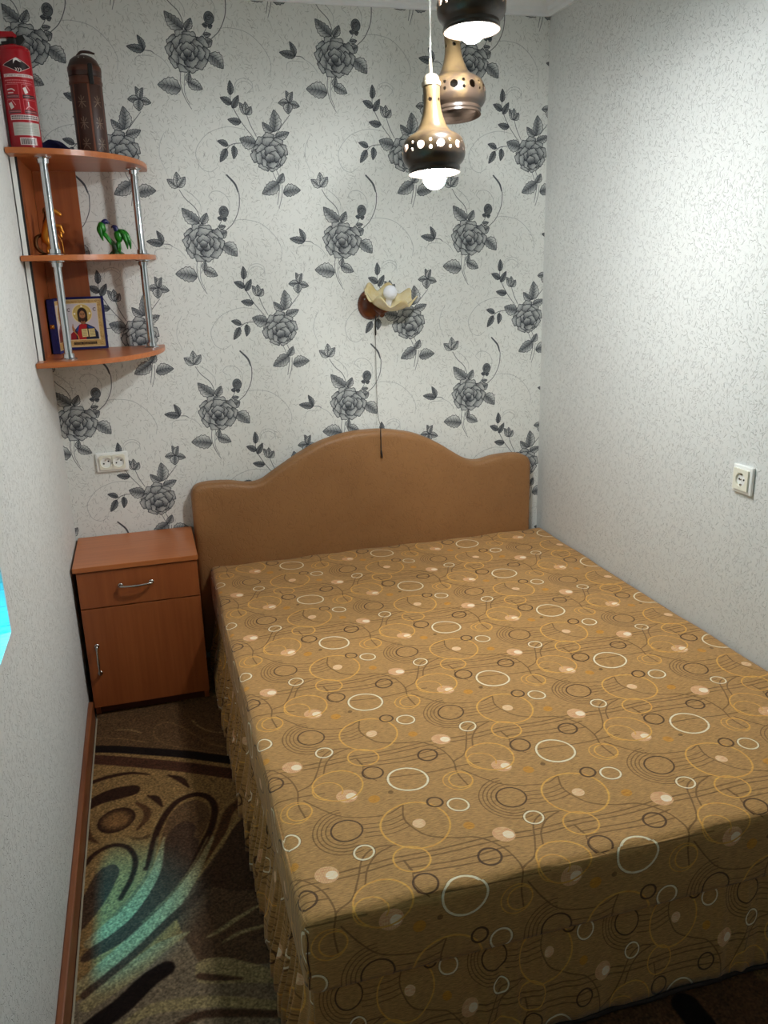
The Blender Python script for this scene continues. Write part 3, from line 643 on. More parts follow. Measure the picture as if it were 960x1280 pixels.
for (a, b) in ((TIER[0][1], TIER[1][0]), (TIER[1][1], TIER[2][0])):
    obj('back_panel', boxm(.024, .162, -.019, -.003, a, b), MT['laminate_v'], sh)
    sp = obj('side_panel', boxm(.003, .023, -.392, -.003, a, b), MT['laminate_v'], sh)
    obj('edge_strip', boxm(.0035, .0165, -.397, -.392, a, b), MT['white_plastic'], sp)['label'] = 'white front edging'
    obj('edge_strip', boxm(.0165, .0228, -.397, -.392, a, b), MT['black'], sp)['label'] = 'black shadow strip of the edging'
    for x, y in ((.093, -.395), (.352, -.11)):
        po = obj('post', cyl(new_bm(), (x, y, a), (x, y, b), .0125, seg=24), MT['chrome'], sh, smooth=False); autosmooth(po)
        fb = new_bm(); lathe(fb, [(.0255, a), (.0255, a+.003), (.018, a+.006), (.0165, a+.018)], 28, Matrix.Translation((x, y, 0))); o = obj('flange', fb, MT['chrome'], po); autosmooth(o)
        fb = new_bm(); lathe(fb, [(.0165, b-.018), (.018, b-.006), (.0255, b-.003), (.0255, b)], 28, Matrix.Translation((x, y, 0))); o = obj('flange', fb, MT['chrome'], po); autosmooth(o)
ZT0, ZT1, ZT2 = TIER[0][1], TIER[1][1], TIER[2][1]

# ------------------------------------------------------------------ double socket, single socket
def wall_socket(name, label, loc, rotz, n):
    """built facing -y at the origin, back on y = 0"""
    t = thing(name, label, 'socket', loc, rotz); hw, hh = (.058, .0365) if n == 2 else (.041, .041)
    obj('frame', boxm(-hw, hw, -.011, 0, -hh, hh, .004, 3), MT['white_plastic'], t)
    iw, ih = (.047, .027) if n == 2 else (.030, .030)
    xs = (-.0225, .0225) if n == 2 else (0,)
    pl = new_bm(); R = .0198
    # insert plate with round recesses: a rectangle bridged to each hole
    for x in xs:
        w0, w1 = (x-.0235 if n == 2 else -iw), (x+.0235 if n == 2 else iw); N = 32
        ring = [(x+R*math.cos(2*PI*i/N), R*math.sin(2*PI*i/N)) for i in range(N)]; rect = []
        for i in range(N):
            c, s = math.cos(2*PI*i/N), math.sin(2*PI*i/N); k = min((w1-x)/max(abs(c), 1e-6), ih/max(abs(s), 1e-6)); rect.append((x+c*k, s*k))
        F = [pl.verts.new((p[0], -.0165, p[1])) for p in ring]; G = [pl.verts.new((p[0], -.0165, p[1])) for p in rect]; D = [pl.verts.new((x+(p[0]-x)*.94, -.0035, p[1]*.94)) for p in ring]; B = [pl.verts.new((p[0], -.009, p[1])) for p in rect]
        for i in range(N):
            j = (i+1) % N; pl.faces.new((F[i], F[j], G[j], G[i])); pl.faces.new((F[j], F[i], D[i], D[j])); pl.faces.new((G[i], G[j], B[j], B[i]))
        pl.faces.new(D)
    bmesh.ops.recalc_face_normals(pl, faces=pl.faces[:])
    ins = obj('insert', pl, MT['cream_plastic'], t)
    for x in xs:
        hb_ = new_bm(); 
        for s in (-1, 1):
            d = (.0085*s, .0042*s) if n == 2 else (.0095*s, 0)
            cyl(hb_, (x+d[0], -.0098, d[1]), (x+d[0], -.0120, d[1]), .0028, seg=12)
        obj('pin_hole', hb_, MT['hole'], t)
        if n == 1:
            for s in (-1, 1): obj('earth_clip', boxm(x-.003, x+.003, -.0150, -.0105, s*.0150-.0022, s*.0150+.0022), MT['steel'], t)
        else:
            e = new_bm(); cyl(e, (x, -.0098, .0105), (x, -.017, .0105), .0022, seg=10); obj('earth_pin', e, MT['steel'], t)
    sc_ = new_bm(); cyl(sc_, (0, -.0160, 0), (0, -.0175 if n == 2 else -.0045, 0), .0022, seg=10); obj('screw', sc_, MT['steel'], t)
    return t
wall_socket('double_socket', 'white double power socket on flowered wallpaper above the nightstand', (.166, 0, .857), 0, 2)
wall_socket('single_socket', 'white single power socket on the plain right wall above the bed', (W, -1.295, .925), -PI/2, 1)
# ------------------------------------------------------------------ ceramic pendant lamps
MT['ceramic'] = None
m = Mat('glazed brown ceramic', .28, spec=.5); v = m.coord('Object'); n = m.noise(v, 26, 4, .5); g = m.node('ShaderNodeSeparateXYZ'); m.link(m.coord('Object'), g.inputs[0])
ad = m.node('ShaderNodeMath', operation='MULTIPLY_ADD'); ad.inputs[1].default_value = 3.6; m.link(g.outputs[2], ad.inputs[0]); m.link(n, ad.inputs[2])
m.base(m.ramp(ad.outputs[0], [(.42, lin(52, 42, 35)), (.66, lin(58, 46, 37)), (1.0, lin(98, 80, 54))])); m.bump(n, .1, .001); MT['ceramic'] = m.m
MT['cap'] = plain('beige lamp cap', (160, 148, 128), .35)
MT['cord'] = plain('pale grey cord', (196, 196, 190), .5)
def bulb_mat(name, s):
    m = Mat(name, .3, 0, (.9, .9, .9, 1)); m.b.inputs['Emission Color'].default_value = (.95, .985, .985, 1); m.b.inputs['Emission Strength'].default_value = s; return m.m
MT['lit'] = bulb_mat('lit bulb glass', BULB); MT['glow'] = bulb_mat('glowing bulb collar', BULB*.2)
MT['inner'] = plain('pale unglazed clay inside', (92, 74, 60), .8); MT['opal'] = plain('opal bulb glass', (236, 236, 242), .15, 0, .01)
K = .000286
def shade_mesh():
    prof = [(75,255),(77,300),(75,350),(75,400),(80,450),(90,500),(104,550),(125,600),(142,630),(170,660),(205,680),(240,702),(266,730),(281,765),(289,800),(290,840),(285,880),(268,915),(244,940),(234,952),(238,966),(238,980),(231,990),(236,1012)]
    pr = [(r*K, (1010-y)*K) for r, y in prof]; P = [tuple(q) for q in spline(pr[:19], 3)]+pr[19:]
    th = .0048; outer = P[::-1]; inner = [(max(r-th, .004), z-(th*.6 if i > 40 else 0)) for i, (r, z) in enumerate(outer)]
    bm = new_bm(); seg = 64
    allp = outer+[(outer[-1][0]-th, outer[-1][1])]+[(max(r-th, .004), z) for r, z in P[1:]]
    rings = [[bm.verts.new((r*math.cos(2*PI*i/seg), r*math.sin(2*PI*i/seg), z)) for i in range(seg)] for r, z in allp]
    for q, (a, b) in enumerate(zip(rings, rings[1:]+rings[:1])):
        for i in range(seg): bm.faces.new((a[i], a[(i+1) % seg], b[(i+1) % seg], b[i])).material_index = 1 if q >= len(outer) else 0
    bmesh.ops.recalc_face_normals(bm, faces=bm.faces[:])
    cut = new_bm()
    def hole(ang, y, r, r_in):
        d = Vector((math.cos(ang), math.sin(ang), 0)); z = (1010-y)*K; cyl(cut, d*r_in+Vector((0, 0, z)), d*.110+Vector((0, 0, z)), r, seg=16)
    for i in range(10):
        a = 2*PI*i/10; hole(a, 806, .0103, .060)
        for y in (775, 835): hole(a+PI/10, y, .0042, .060)
    for i in range(5): hole(2*PI*i/5+.2, 392, .0052, .012)
    return baked(bm, [], cut)
SHADE = shade_mesh()
def pendant(name, label, x, y, zlip, rot, lit, tilt, drop):
    t = thing(name, label, 'pendant lamp', (x, y, zlip), 0, 'perforated ceramic pendant lamps')
    s = obj('shade', SHADE, [MT['ceramic'], MT['inner']], t); autosmooth(s, 30)
    zc = 755*K
    o = obj('cap', lathe(new_bm(), [(.0245, zc-.004), (.0250, zc), (.0250, zc+.005), (.0215, zc+.007), (.0205, zc+.016), (.015, zc+.023), (.007, zc+.026), (.0045, zc+.028), (.0042, zc+.060), (.0035, zc+.062)], 32), MT['cap'], t); autosmooth(o, 40)
    t.rotation_euler = (tilt, 0, 0)                                   # the shades hang a little askew, mouths towards the foot of the bed
    Ti = Matrix.Rotation(-tilt, 3, 'X'); ct = Vector((0, 0, zc+.058)); ce = ct+Ti @ Vector((0, 0, CEIL-zlip-ct.z*math.cos(tilt)))
    obj('cord', cyl(new_bm(), ct, ce, .0027, seg=10), MT['cord'], t, smooth=True)
    s.rotation_euler = (0, 0, rot)
    zb = -drop if lit else .050
    b = obj('bulb', lathe(new_bm(), [(0, zb), (.010, zb+.0013), (.019, zb+.006), (.0255, zb+.013), (.0295, zb+.022), (.0300, zb+.026)], 28, cap=False), MT['lit'] if lit else MT['opal'], t, smooth=True)
    o = obj('bulb_collar', lathe(new_bm(), [(.0300, zb+.026), (.0298, zb+.034), (.026, zb+.048), (.017, zb+.085), (.014, zb+.09), (.0135, min(zb+.115, zc-.006))], 24), MT['glow'] if lit else MT['white_plastic'], t, smooth=True)
    o = obj('ceiling_rose', lathe(new_bm(), [(.006, -.030), (.030, -.026), (.044, -.010), (.046, -.001)], 28), MT['cap'], t, ce, smooth=True); o.rotation_euler = (-tilt, 0, 0)
    return t
LAMPS = [('lit brown ceramic pendant lamp, lowest of the three, hanging on a pale cord', (1.105, -1.00, 1.767), .2, True, -5, .040),
         ('unlit brown ceramic pendant lamp with a dark open mouth, middle of the three', (1.205, -.90, 1.922), .55, False, -8, .0),
         ('lit brown ceramic pendant lamp, highest of the three, cut by the top edge', (1.157, -1.13, 2.072), .1, True, -4, .027)]
for l_, p, r_, on_, t_, d_ in LAMPS: pendant('pendant_lamp', l_, p[0], p[1], p[2], r_, on_, math.radians(t_), d_)

# ------------------------------------------------------------------ small wall lamp with ruffled glass
sc = thing('wall_lamp', 'small wall lamp with ruffled amber glass shade and a pull cord, above the headboard', 'wall lamp', (1.192, 0, 1.392))
wal = plain('dark red-brown lacquered wood', (104, 52, 26), .25, 0, .15)
bm = lathe(new_bm(), [(.052, 0), (.0515, .006), (.048, .016), (.040, .026), (.027, .034), (.012, .038), (0, .0385)], 36, Matrix.Rotation(PI/2, 4, 'X') @ Matrix.Diagonal((1, 1.12, 1, 1)))
bp = obj('base_plate', bm, wal, sc, smooth=True); 
obj('screw', ball(new_bm(), (-.028, -.028, .022), .0045), MT['steel'], bp, smooth=True)
bm = new_bm(); tube(bm, [(.01, -.030, -.012), (.026, -.055, -.026), (.048, -.078, -.014)], [.010, .009, .012], 12); ball(bm, (.030, -.055, -.030), .0125, (1, 1, 1.45))
obj('arm', bm, wal, sc, smooth=True)
axis = Vector((.10, -.30, .95)).normalized(); orig = Vector((.046, -.080, -.016)); RM = Matrix.Translation(orig) @ axis.to_track_quat('Z', 'Y').to_matrix().to_4x4()
bm = new_bm(); NS = 96; prof = [(.014, .0), (.030, .004), (.050, .013), (.066, .024), (.080, .038), (.092, .050), (.099, .056)]; rings = []
for i, (r, z) in enumerate(prof):
    q = max(0, (i-1.5)/(len(prof)-2.5)); ring = []
    for k in range(NS):
        a = 2*PI*k/NS; w_ = math.sin(7*a)
        ring.append(bm.verts.new(RM @ Vector(((r*(1+.05*q*w_))*math.cos(a), (r*(1+.05*q*w_))*math.sin(a), z+.0175*q*q*math.sin(7*a+.6)))))
    rings.append(ring)
for a, b in zip(rings[:-1], rings[1:]):
    for k in range(NS): bm.faces.new((a[k], a[(k+1) % NS], b[(k+1) % NS], b[k]))
bm.faces.new(rings[0][::-1])
gm = Mat('amber ruffled glass', .18, spec=.6); vv = gm.coord('Object'); gn = gm.noise(vv, 22, 3); gm.base(gm.ramp(gn, [(.3, lin(226, 202, 140)), (.7, lin(242, 230, 192))])); gm.b.inputs['Transmission Weight'].default_value = .12; gm.b.inputs['Subsurface Weight'].default_value = .2; gm.b.inputs['Subsurface Radius'].default_value = (.02, .015, .008)
so = obj('glass_shade', baked(bm, [('SOLIDIFY', dict(thickness=.0035, offset=0))]), gm.m, sc, smooth=True); so['label'] = 'cream and amber glass shade with a wavy rim'
bm = new_bm(); lathe(bm, [(.012, .002), (.0125, .030), (.0135, .040), (.0175, .044), (.0235, .0505), (.0265, .060), (.0270, .066), (.0255, .075), (.0205, .084), (.0125, .0905), (.006, .0925), (0, .093)], 28, RM)
obj('bulb', bm, MT['opal'], sc, smooth=True)['label'] = 'white round bulb, switched off'
bm = new_bm(); tube(bm, [(.012, -.030, -.045), (.012, -.026, -.085), (.013, -.020, -.115)], .0028, 8)
obj('cord_grip', bm, MT['black'], sc, smooth=True)
bm = new_bm(); tube(bm, [(.012, -.020, -.11), (.011, -.018, -.25), (.009, -.030, -.42), (.007, -.074, -.47), (.005, -.080, -.52)], .0010, 6)
pc = obj('pull_cord', bm, plain('grey pull cord', (92, 84, 76), .7), sc, smooth=True)
bm = new_bm(); tube(bm, [(.0068, -.0755, -.475), (.005, -.080, -.53), (.0045, -.081, -.575)], .0021, 6); tube(bm, [(.0045, -.081, -.562), (.006, -.083, -.583), (.008, -.083, -.598)], [.0022, .0042, .0018], 8)
obj('cord_end', bm, MT['black'], pc, smooth=True)['label'] = 'black knotted end of the pull cord'

# ------------------------------------------------------------------ cyan lamp in the window niche (throws the patch on the carpet)
cl = thing('niche_spotlight', 'small cyan spotlight under the head of the window niche', 'spotlight', (-.070, -1.86, 1.80))
obj('housing', lathe(new_bm(), [(.026, 0), (.030, .01), (.030, .10), (.020, .13), (.012, .149)], 20), MT['white_plastic'], cl, smooth=True)
L = bpy.data.lights.new('cyan_spot', 'SPOT'); L.energy = SPOT; L.color = (.0, .62, 1.0); L.spot_size = math.radians(17); L.spot_blend = 1.0; L.shadow_soft_size = .02
lo = bpy.data.objects.new('cyan_spot', L); COL.objects.link(lo); lo.parent = cl; lo.location = (0, 0, -.005)
lo.rotation_euler = (Vector((.065, -1.36, 0))-Vector((-.070, -1.86, 1.80))).to_track_quat('-Z', 'Y').to_euler()

# short cyan strip, an added unseen source that brightens the niche sill
st_ = thing('added_light_strip', 'short cyan light strip added inside the window niche to brighten its sill', 'light strip', (-.215, -1.80, WZ0))
em = Mat('cyan glow tube', .4, 0, lin(20, 200, 205)); em.b.inputs['Emission Color'].default_value = (0, .85, .9, 1); em.b.inputs['Emission Strength'].default_value = STRIP
obj('tube', cyl(new_bm(), (0, -.25, .055), (0, .20, .055), .008, seg=12), em.m, st_, smooth=True)
for y in (-.22, .17): obj('bracket', boxm(-.006, .006, y-.006, y+.006, 0, .050), MT['white_plastic'], st_)
# ------------------------------------------------------------------ things on the corner shelf
FONT = {'О': '01110 10001 10001 10001 10001 10001 01110', 'Г': '11111 10000 10000 10000 10000 10000 10000', 'Н': '10001 10001 10001 11111 10001 10001 10001', 'Е': '11111 10000 10000 11110 10000 10000 11111', 'Т': '11111 00100 00100 00100 00100 00100 00100',
        'У': '10001 10001 10001 01111 00001 00001 01110', 'Ш': '10101 10101 10101 10101 10101 10101 11111', 'И': '10001 10001 10011 10101 11001 10001 10001', 'Л': '00111 01001 01001 01001 01001 01001 10001', 'Ь': '10000 10000 10000 11110 10001 10001 11110',
        'С': '01110 10001 10000 10000 10000 10001 01110', 'П': '11111 10001 10001 10001 10001 10001 10001', 'Д': '00110 01010 01010 01010 01010 11111 10001', 'В': '11110 10001 10001 11110 10001 10001 11110', 'Р': '11110 10001 10001 11110 10000 10000 10000', 'Ж': '10101 10101 01110 00100 01110 10101 10101'}
def write(c, s, x0, y0, w, h, col):
    cw = w/(len(s)*6-1)
    for i, ch in enumerate(s):
        if ch == ' ': continue
        for r, row in enumerate(FONT[ch].split()):
            for k, b in enumerate(row):
                if b == '1': c.rect(x0+(i*6+k)*cw, y0+h-(r+1)*h/7, x0+(i*6+k+1)*cw, y0+h-r*h/7, col)
# fire extinguisher
fe = thing('fire_extinguisher', 'red fire extinguisher with printed label on the top shelf, cut by the left edge', 'fire extinguisher', (.049, -.330, ZT2))
red = plain('red gloss enamel', (172, 8, 28), .25, 0, .04); R_ = .0445
obj('body', lathe(new_bm(), [(.040, 0), (.0425, .0015), (.0435, .006), (R_, .010), (R_, .281), (.0438, .287), (.041, .292), (.034, .296), (.018, .2985), (.0165, .301)], 56), red, fe); autosmooth(bpy.context.scene.objects[-1] if False else fe.children[0], 40)
cw, chh = 300, 640; c = Canvas(cw, chh, s255(172, 8, 28)); WHT = s255(224, 210, 206); PK = s255(226, 150, 150); BLK = s255(34, 12, 16)
def X(q): return cw*(.5+math.asin(max(-1, min(1, q)))/2.62)
def Y(f): return chh*(1-f)
c.poly([(X(-.76), Y(.178)), (X(.06), Y(.112)), (X(.84), Y(.186)), (X(.14), Y(.246))], BLK)
c.stroke([(X(-.76), Y(.178)), (X(.06), Y(.112)), (X(.84), Y(.186)), (X(.14), Y(.246)), (X(-.76), Y(.178))], 3, WHT, smooth=False)
c.stroke([(X(-.14), Y(.165)), (X(-.05), Y(.130)), (X(.08), Y(.125)), (X(.22), Y(.140)), (X(.34), Y(.148))], [3, 14, 14, 10, 3], s255(240, 236, 232))
for q in (-.04, .1, .24): c.stroke([(X(q-.05), Y(.205)), (X(q+.04), Y(.218)), (X(q-.01), Y(.236))], [2, 7, 4], WHT)
c.rect(X(-.80), Y(.292), X(.93), Y(.262), WHT); write(c, 'ОГНЕТУШИТЕЛЬ', X(-.74), Y(.287), X(.87)-X(-.74), 11, s255(150, 110, 112))
for f, a, b in ((.318, -.78, .86), (.342, -.66, .84)):
    q = a
    while q < b: c.rect(X(q), Y(f+.010), X(min(q+.085, b)), Y(f), PK, .85); q += .105
for r, f0 in enumerate((.362, .508)):
    for k, (a, b) in enumerate(((-.80, -.06), (.16, .90))):
        c.stroke([(X(a), Y(f0)), (X(b), Y(f0)), (X(b), Y(f0+.13)), (X(a), Y(f0+.13)), (X(a), Y(f0))], 2.4, PK, smooth=False)
        c.rect(X(a), Y(f0+.13), X(b), Y(f0+.098), BLK if (r, k) == (0, 1) else s255(96, 50, 54))
        q = a+.06
        while q < b-.05: c.rect(X(q), Y(f0+.118), X(q+.04), Y(f0+.109), PK, .9); q += .06
        if (r, k) == (0, 0):
            c.stroke([(X(a+.1), Y(f0+.05)), (X(a+.35), Y(f0+.045)), (X(a+.5), Y(f0+.06))], 8, WHT); c.stroke([(X(a+.12), Y(f0+.08)), (X(a+.4), Y(f0+.08))], 7, WHT, smooth=False)
        elif (r, k) == (1, 1):
            c.stroke([(X(a+.3), Y(f0+.02)), (X(a+.3), Y(f0+.06))], 7, WHT, smooth=False); c.stroke([(X(a+.1), Y(f0+.09)), (X(a+.3), Y(f0+.06)), (X(a+.6), Y(f0+.085))], 6, PK, smooth=False)
        else:
            c.poly([(X(a+.06), Y(f0+.035)), (X(a+.24), Y(f0+.02)), (X(a+.36), Y(f0+.075)), (X(a+.16), Y(f0+.092))], s255(230, 222, 216)); c.stroke([(X(a+.3), Y(f0+.01)), (X(a+.46), Y(f0+.05))], 6, PK, smooth=False)
c.rect(X(-.74), Y(.702), X(.95), Y(.652), WHT)
for f in (.663, .684):
    q = -.68
    while q < .86: c.rect(X(q), Y(f+.010), X(q+.08), Y(f-.002), s255(60, 40, 44), .9); q += .105
c.rect(X(-.66), Y(.852), X(.92), Y(.728), s255(196, 198, 188)); c.stroke([(X(-.66), Y(.852)), (X(.92), Y(.852)), (X(.92), Y(.728)), (X(-.66), Y(.728)), (X(-.66), Y(.852))], 2, s255(236, 226, 220), smooth=False)
for i in range(6): c.rect(X(-.1 if i % 2 else -.5), Y(.752+i*.015+.004), X(.8), Y(.752+i*.015), s255(150, 152, 146), .8)
c.rect(X(-.36), Y(.948), X(.66), Y(.874), WHT); rg_ = random.Random(2); q = -.27
while q < .56: s_ = rg_.uniform(.015, .05); c.rect(X(q), Y(.940), X(q+s_), Y(.884), s255(50, 46, 46)); q += s_+rg_.uniform(.02, .045)
limg = c.image('extinguisher label')
lm = Mat('printed red label', .3); lm.base(lm.img(limg, lm.coord('UV'), 'EXTEND').outputs[0])
bm = new_bm(); ul = bm.loops.layers.uv.new('UVMap'); N = 28; az = -PI/2+.10; V = []
for i in range(N+1):
    a = az+(i/N-.5)*2.62; V.append([bm.verts.new(((R_+.0004)*math.cos(a), (R_+.0004)*math.sin(a), z)) for z in (.0105, .2805)])
for i in range(N):
    f = bm.faces.new((V[i][0], V[i+1][0], V[i+1][1], V[i][1])); f.smooth = True
    for l, (u, v) in zip(f.loops, ((i/N, .02), ((i+1)/N, .02), ((i+1)/N, .965), (i/N, .965))): l[ul].uv = (u, v)
obj('label', bm, lm.m, fe)['label'] = 'printed label with a black diamond emblem, four pictograms and a barcode'
o = obj('valve', lathe(new_bm(), [(.016, .300), (.021, .301), (.021, .306), (.015, .308), (.015, .330), (.010, .334)], 20), MT['black'], fe); autosmooth(o)
bm = new_bm(); prism(bm, [(-.030, .312), (.012, .308), (.026, .318), (.036, .330), (.030, .342), (.016, .338), (.004, .326), (-.030, .322)], 1, -.010, .010); obj('nozzle_block', bm, MT['black'], fe)
bm = new_bm(); prism(bm, [(-.044, .330), (-.030, .334), (.004, .336), (.014, .330), (.014, .340), (.004, .350), (-.044, .349)], 1, -.009, .009); obj('lever', bm, red, fe)['label'] = 'red squeeze lever'
bm = new_bm(); prism(bm, [(-.044, .305), (-.010, .314), (.004, .314), (.004, .322), (-.012, .322), (-.044, .312)], 1, -.007, .007); obj('carry_handle', bm, MT['black'], fe)
fe.scale = (1, 1, .97)
for ch_ in fe.children:
    if ch_.name.split('.')[0] in ('valve', 'nozzle_block', 'lever', 'carry_handle'): ch_.location.z = -.014
# carved bottle case
bc = thing('bottle_case', 'dark brown carved cylindrical bottle case with domed lid on the top shelf', 'bottle case', (.236, -.235, ZT2))
c = Canvas(480, 400, s255(58, 30, 20)); LT = s255(150, 132, 112)
for i in range(6):
    x = 40+i*80; c.rect(x+34, 0, x+46, 400, s255(112, 60, 36)); c.stroke([(x+34, 0), (x+34, 400)], 2, s255(36, 18, 12), smooth=False); c.stroke([(x+46, 0), (x+46, 400)], 2, s255(36, 18, 12), smooth=False)
    for j in range(3):
        y = 70+j*115
        for P in ([(x-20, y), (x+20, y)], [(x, y-34), (x, y+34)], [(x-4, y-6), (x-18, y-28)], [(x+4, y-6), (x+18, y-28)], [(x-14, y+26), (x-6, y+10)], [(x+14, y+26), (x+6, y+10)]):
            if (i+j) % 3 == 1 and P[0][0] == x: P = [(x, y-10), (x, y+34)]
            c.stroke(P, 3.2, LT, .8, smooth=False)
cimg = c.image('carved case pattern'); cmm = Mat('carved brown bamboo', .45); tt = cmm.img(cimg, cmm.coord('UV'))
cmm.base(tt.outputs[0]); cmm.bump(cmm.noise(cmm.coord('Object', (60, 60, 4)), 4, 3), .25, .001)
bm = lathe(new_bm(), [(.046, 0), (.0475, .003), (.0475, .205), (.046, .208)], 40, cap=True); me = bpy.data.meshes.new('case_body'); bm.to_mesh(me); bm.free()
lay = me.uv_layers.new(name='UVMap')
for p in me.polygons:
    ca = math.atan2(p.center.y, p.center.x)
    for li in p.loop_indices:
        co = me.vertices[me.loops[li].vertex_index].co; a = math.atan2(co.y, co.x)
        if a-ca > PI: a -= 2*PI
        if a-ca < -PI: a += 2*PI
        lay.data[li].uv = (a/(2*PI)+.06, co.z/.208)
o = obj('body', me, cmm.m, bc); autosmooth(o, 50)
dkw = plain('dark lacquered wood', (52, 27, 19), .35, 0, .2); mdw = plain('reddish lacquered wood', (80, 42, 27), .35, 0, .15)
o = obj('rim_ring', lathe(new_bm(), [(.0475, .206), (.050, .209), (.050, .216), (.0485, .219), (.0485, .228), (.046, .230)], 40), mdw, bc); autosmooth(o)
o = obj('lid', lathe(new_bm(), [(.0480, .230), (.0492, .232), (.0495, .246), (.047, .262), (.040, .277), (.028, .287), (.014, .292), (0, .293)], 40), dkw, bc); autosmooth(o, 40)
o = obj('lid_band', lathe(new_bm(), [(.0500, .244), (.0505, .249), (.0500, .256), (.049, .258)], 40, cap=False), mdw, bc); autosmooth(o)
bm = new_bm(); tube(bm, [(-.018, -.004, .289), (-.004, -.006, .300), (.016, -.006, .301), (.034, -.006, .297)], [.003, .0042, .0042, .003], 8); obj('handle', bm, dkw, bc, smooth=True)
bm = new_bm(); box(bm, .012, .026, -.0515, -.043, .205, .262, .002); obj('hasp', bm, MT['black'], bc)
for x in (-.012, .004): obj('rivet', ball(new_bm(), (x, -.036, .279), .0022, u=8, v=6), MT['steel'], bc, smooth=True)
# dark blue pouch
bm = new_bm(); bmesh.ops.create_icosphere(bm, subdivisions=4, radius=1)
for v_ in bm.verts:
    p = v_.co.copy(); k = 1+.10*math.sin(5*p.x+2*p.y)*math.sin(4*p.y+1)+.06*math.sin(9*p.z+7*p.x); v_.co = Vector((p.x*.060*k, p.y*.045*k, max(p.z, -.55)*.040*k+.024))
zmin = min(v_.co.z for v_ in bm.verts)
for v_ in bm.verts: v_.co.z -= zmin
blue = plain('dark blue velvet', (20, 22, 84), .85, 0, .25, 90, .3)
po_ = tag(obj('cloth_pouch', bm, blue, None, (.108, -.13, ZT2), smooth=True), 'dark blue cloth pouch lying between the fire extinguisher and the bottle case', 'pouch')

# gilded horse figurine: rearing, facing right
def skin(verts, edges, rad, sub=2):
    me = bpy.data.meshes.new('s'); me.from_pydata(verts, edges, []); o = bpy.data.objects.new('s', me); COL.objects.link(o)
    m1 = o.modifiers.new('k', 'SKIN'); m1.use_smooth_shade = True; m2 = o.modifiers.new('u', 'SUBSURF'); m2.levels = sub; m2.render_levels = sub
    for v_, r in zip(me.skin_vertices[0].data, rad): v_.radius = (r, r) if not isinstance(r, tuple) else r
    me.skin_vertices[0].data[0].use_root = True
    dg = bpy.context.evaluated_depsgraph_get(); dg.update(); out_ = bpy.data.meshes.new_from_object(o.evaluated_get(dg)); bpy.data.objects.remove(o); bpy.data.meshes.remove(me); return out_
gold = Mat('antique gold', .32, .75, lin(206, 136, 48)); gold = gold.m; dgold = Mat('dark gilded bronze', .42, .7, lin(92, 58, 26)).m
hs = thing('horse_figurine', 'golden rearing horse figurine behind the front post of the middle shelf', 'figurine', (.075, -.255, ZT1))
HV = [(-.014, 0, .062), (-.006, 0, .080), (.004, 0, .098), (.008, 0, .116), (.008, 0, .132), (.018, 0, .139), (.034, 0, .128), (.041, 0, .121),      # rump, barrel, chest, neck, poll, head, muzzle
      (-.016, -.008, .048), (-.004, -.009, .034), (-.014, -.009, .020), (-.010, -.009, .007), (-.016, .008, .048), (-.001, .009, .035), (-.010, .009, .020), (-.006, .009, .007),
      (.016, -.007, .092), (.034, -.008, .092), (.038, -.008, .074), (.042, -.008, .068), (.018, .007, .088), (.032, .008, .080), (.030, .008, .062), (.034, .008, .055),
      (.006, -.005, .146), (.006, .005, .146)]
HE = [(0,1),(1,2),(2,3),(3,4),(4,5),(5,6),(6,7),(0,8),(8,9),(9,10),(10,11),(0,12),(12,13),(13,14),(14,15),(2,16),(16,17),(17,18),(18,19),(2,20),(20,21),(21,22),(22,23),(4,24),(4,25)]
HR = [.0165, .0155, .0155, .0105, .0085, .0085, .0058, .0050, .0105, .0062, .0042, .0045, .0105, .0062, .0042, .0045, .0062, .0046, .0036, .0042, .0062, .0046, .0036, .0042, .0022, .0022]
obj('body', skin(HV, HE, [r*1.3 for r in HR]), gold, hs, smooth=True)
bm = new_bm()
for i in range(7):
    t_ = i/6; x_ = .003+.004*math.sin(i); z_ = .146-.050*t_; tube(bm, [(x_, 0, z_), (x_-.012, .003*math.sin(i*2), z_-.004), (x_-.016, .004*math.sin(i*3), z_-.016)], [.0042, .0042, .0012], 6, 4)
obj('mane', bm, dgold, hs, smooth=True)
bm = new_bm()
for k in (-1, 0, 1): tube(bm, [(-.026, .002*k, .066), (-.042, .004*k, .056), (-.046, .005*k, .034), (-.036, .006*k, .016), (-.018, .007*k, .008)], [.004, .0058, .0058, .005, .0015], 7, 5)
obj('tail', bm, dgold, hs, smooth=True)
obj('base', lathe(new_bm(), [(.046, 0), (.047, .003), (.042, .006), (.030, .008), (0, .009)], 28, Matrix.Diagonal((1, .55, 1, 1))), dgold, hs, smooth=True)
bm = new_bm(); tube(bm, [(.034, -.004, .006), (.033, -.004, .045), (.030, -.004, .050), (.022, -.004, .066)], .0013, 6); tube(bm, [(.026, .004, .006), (.021, .004, .034), (.018, .004, .050)], .0012, 6); tube(bm, [(.033, -.004, .044), (.027, -.005, .047)], .001, 6); tube(bm, [(.020, 0, .098), (.027, 0, .086), (.030, 0, .070)], .0012, 6)
obj('reeds', bm, gold, hs, smooth=True)['label'] = 'thin golden reed stems'
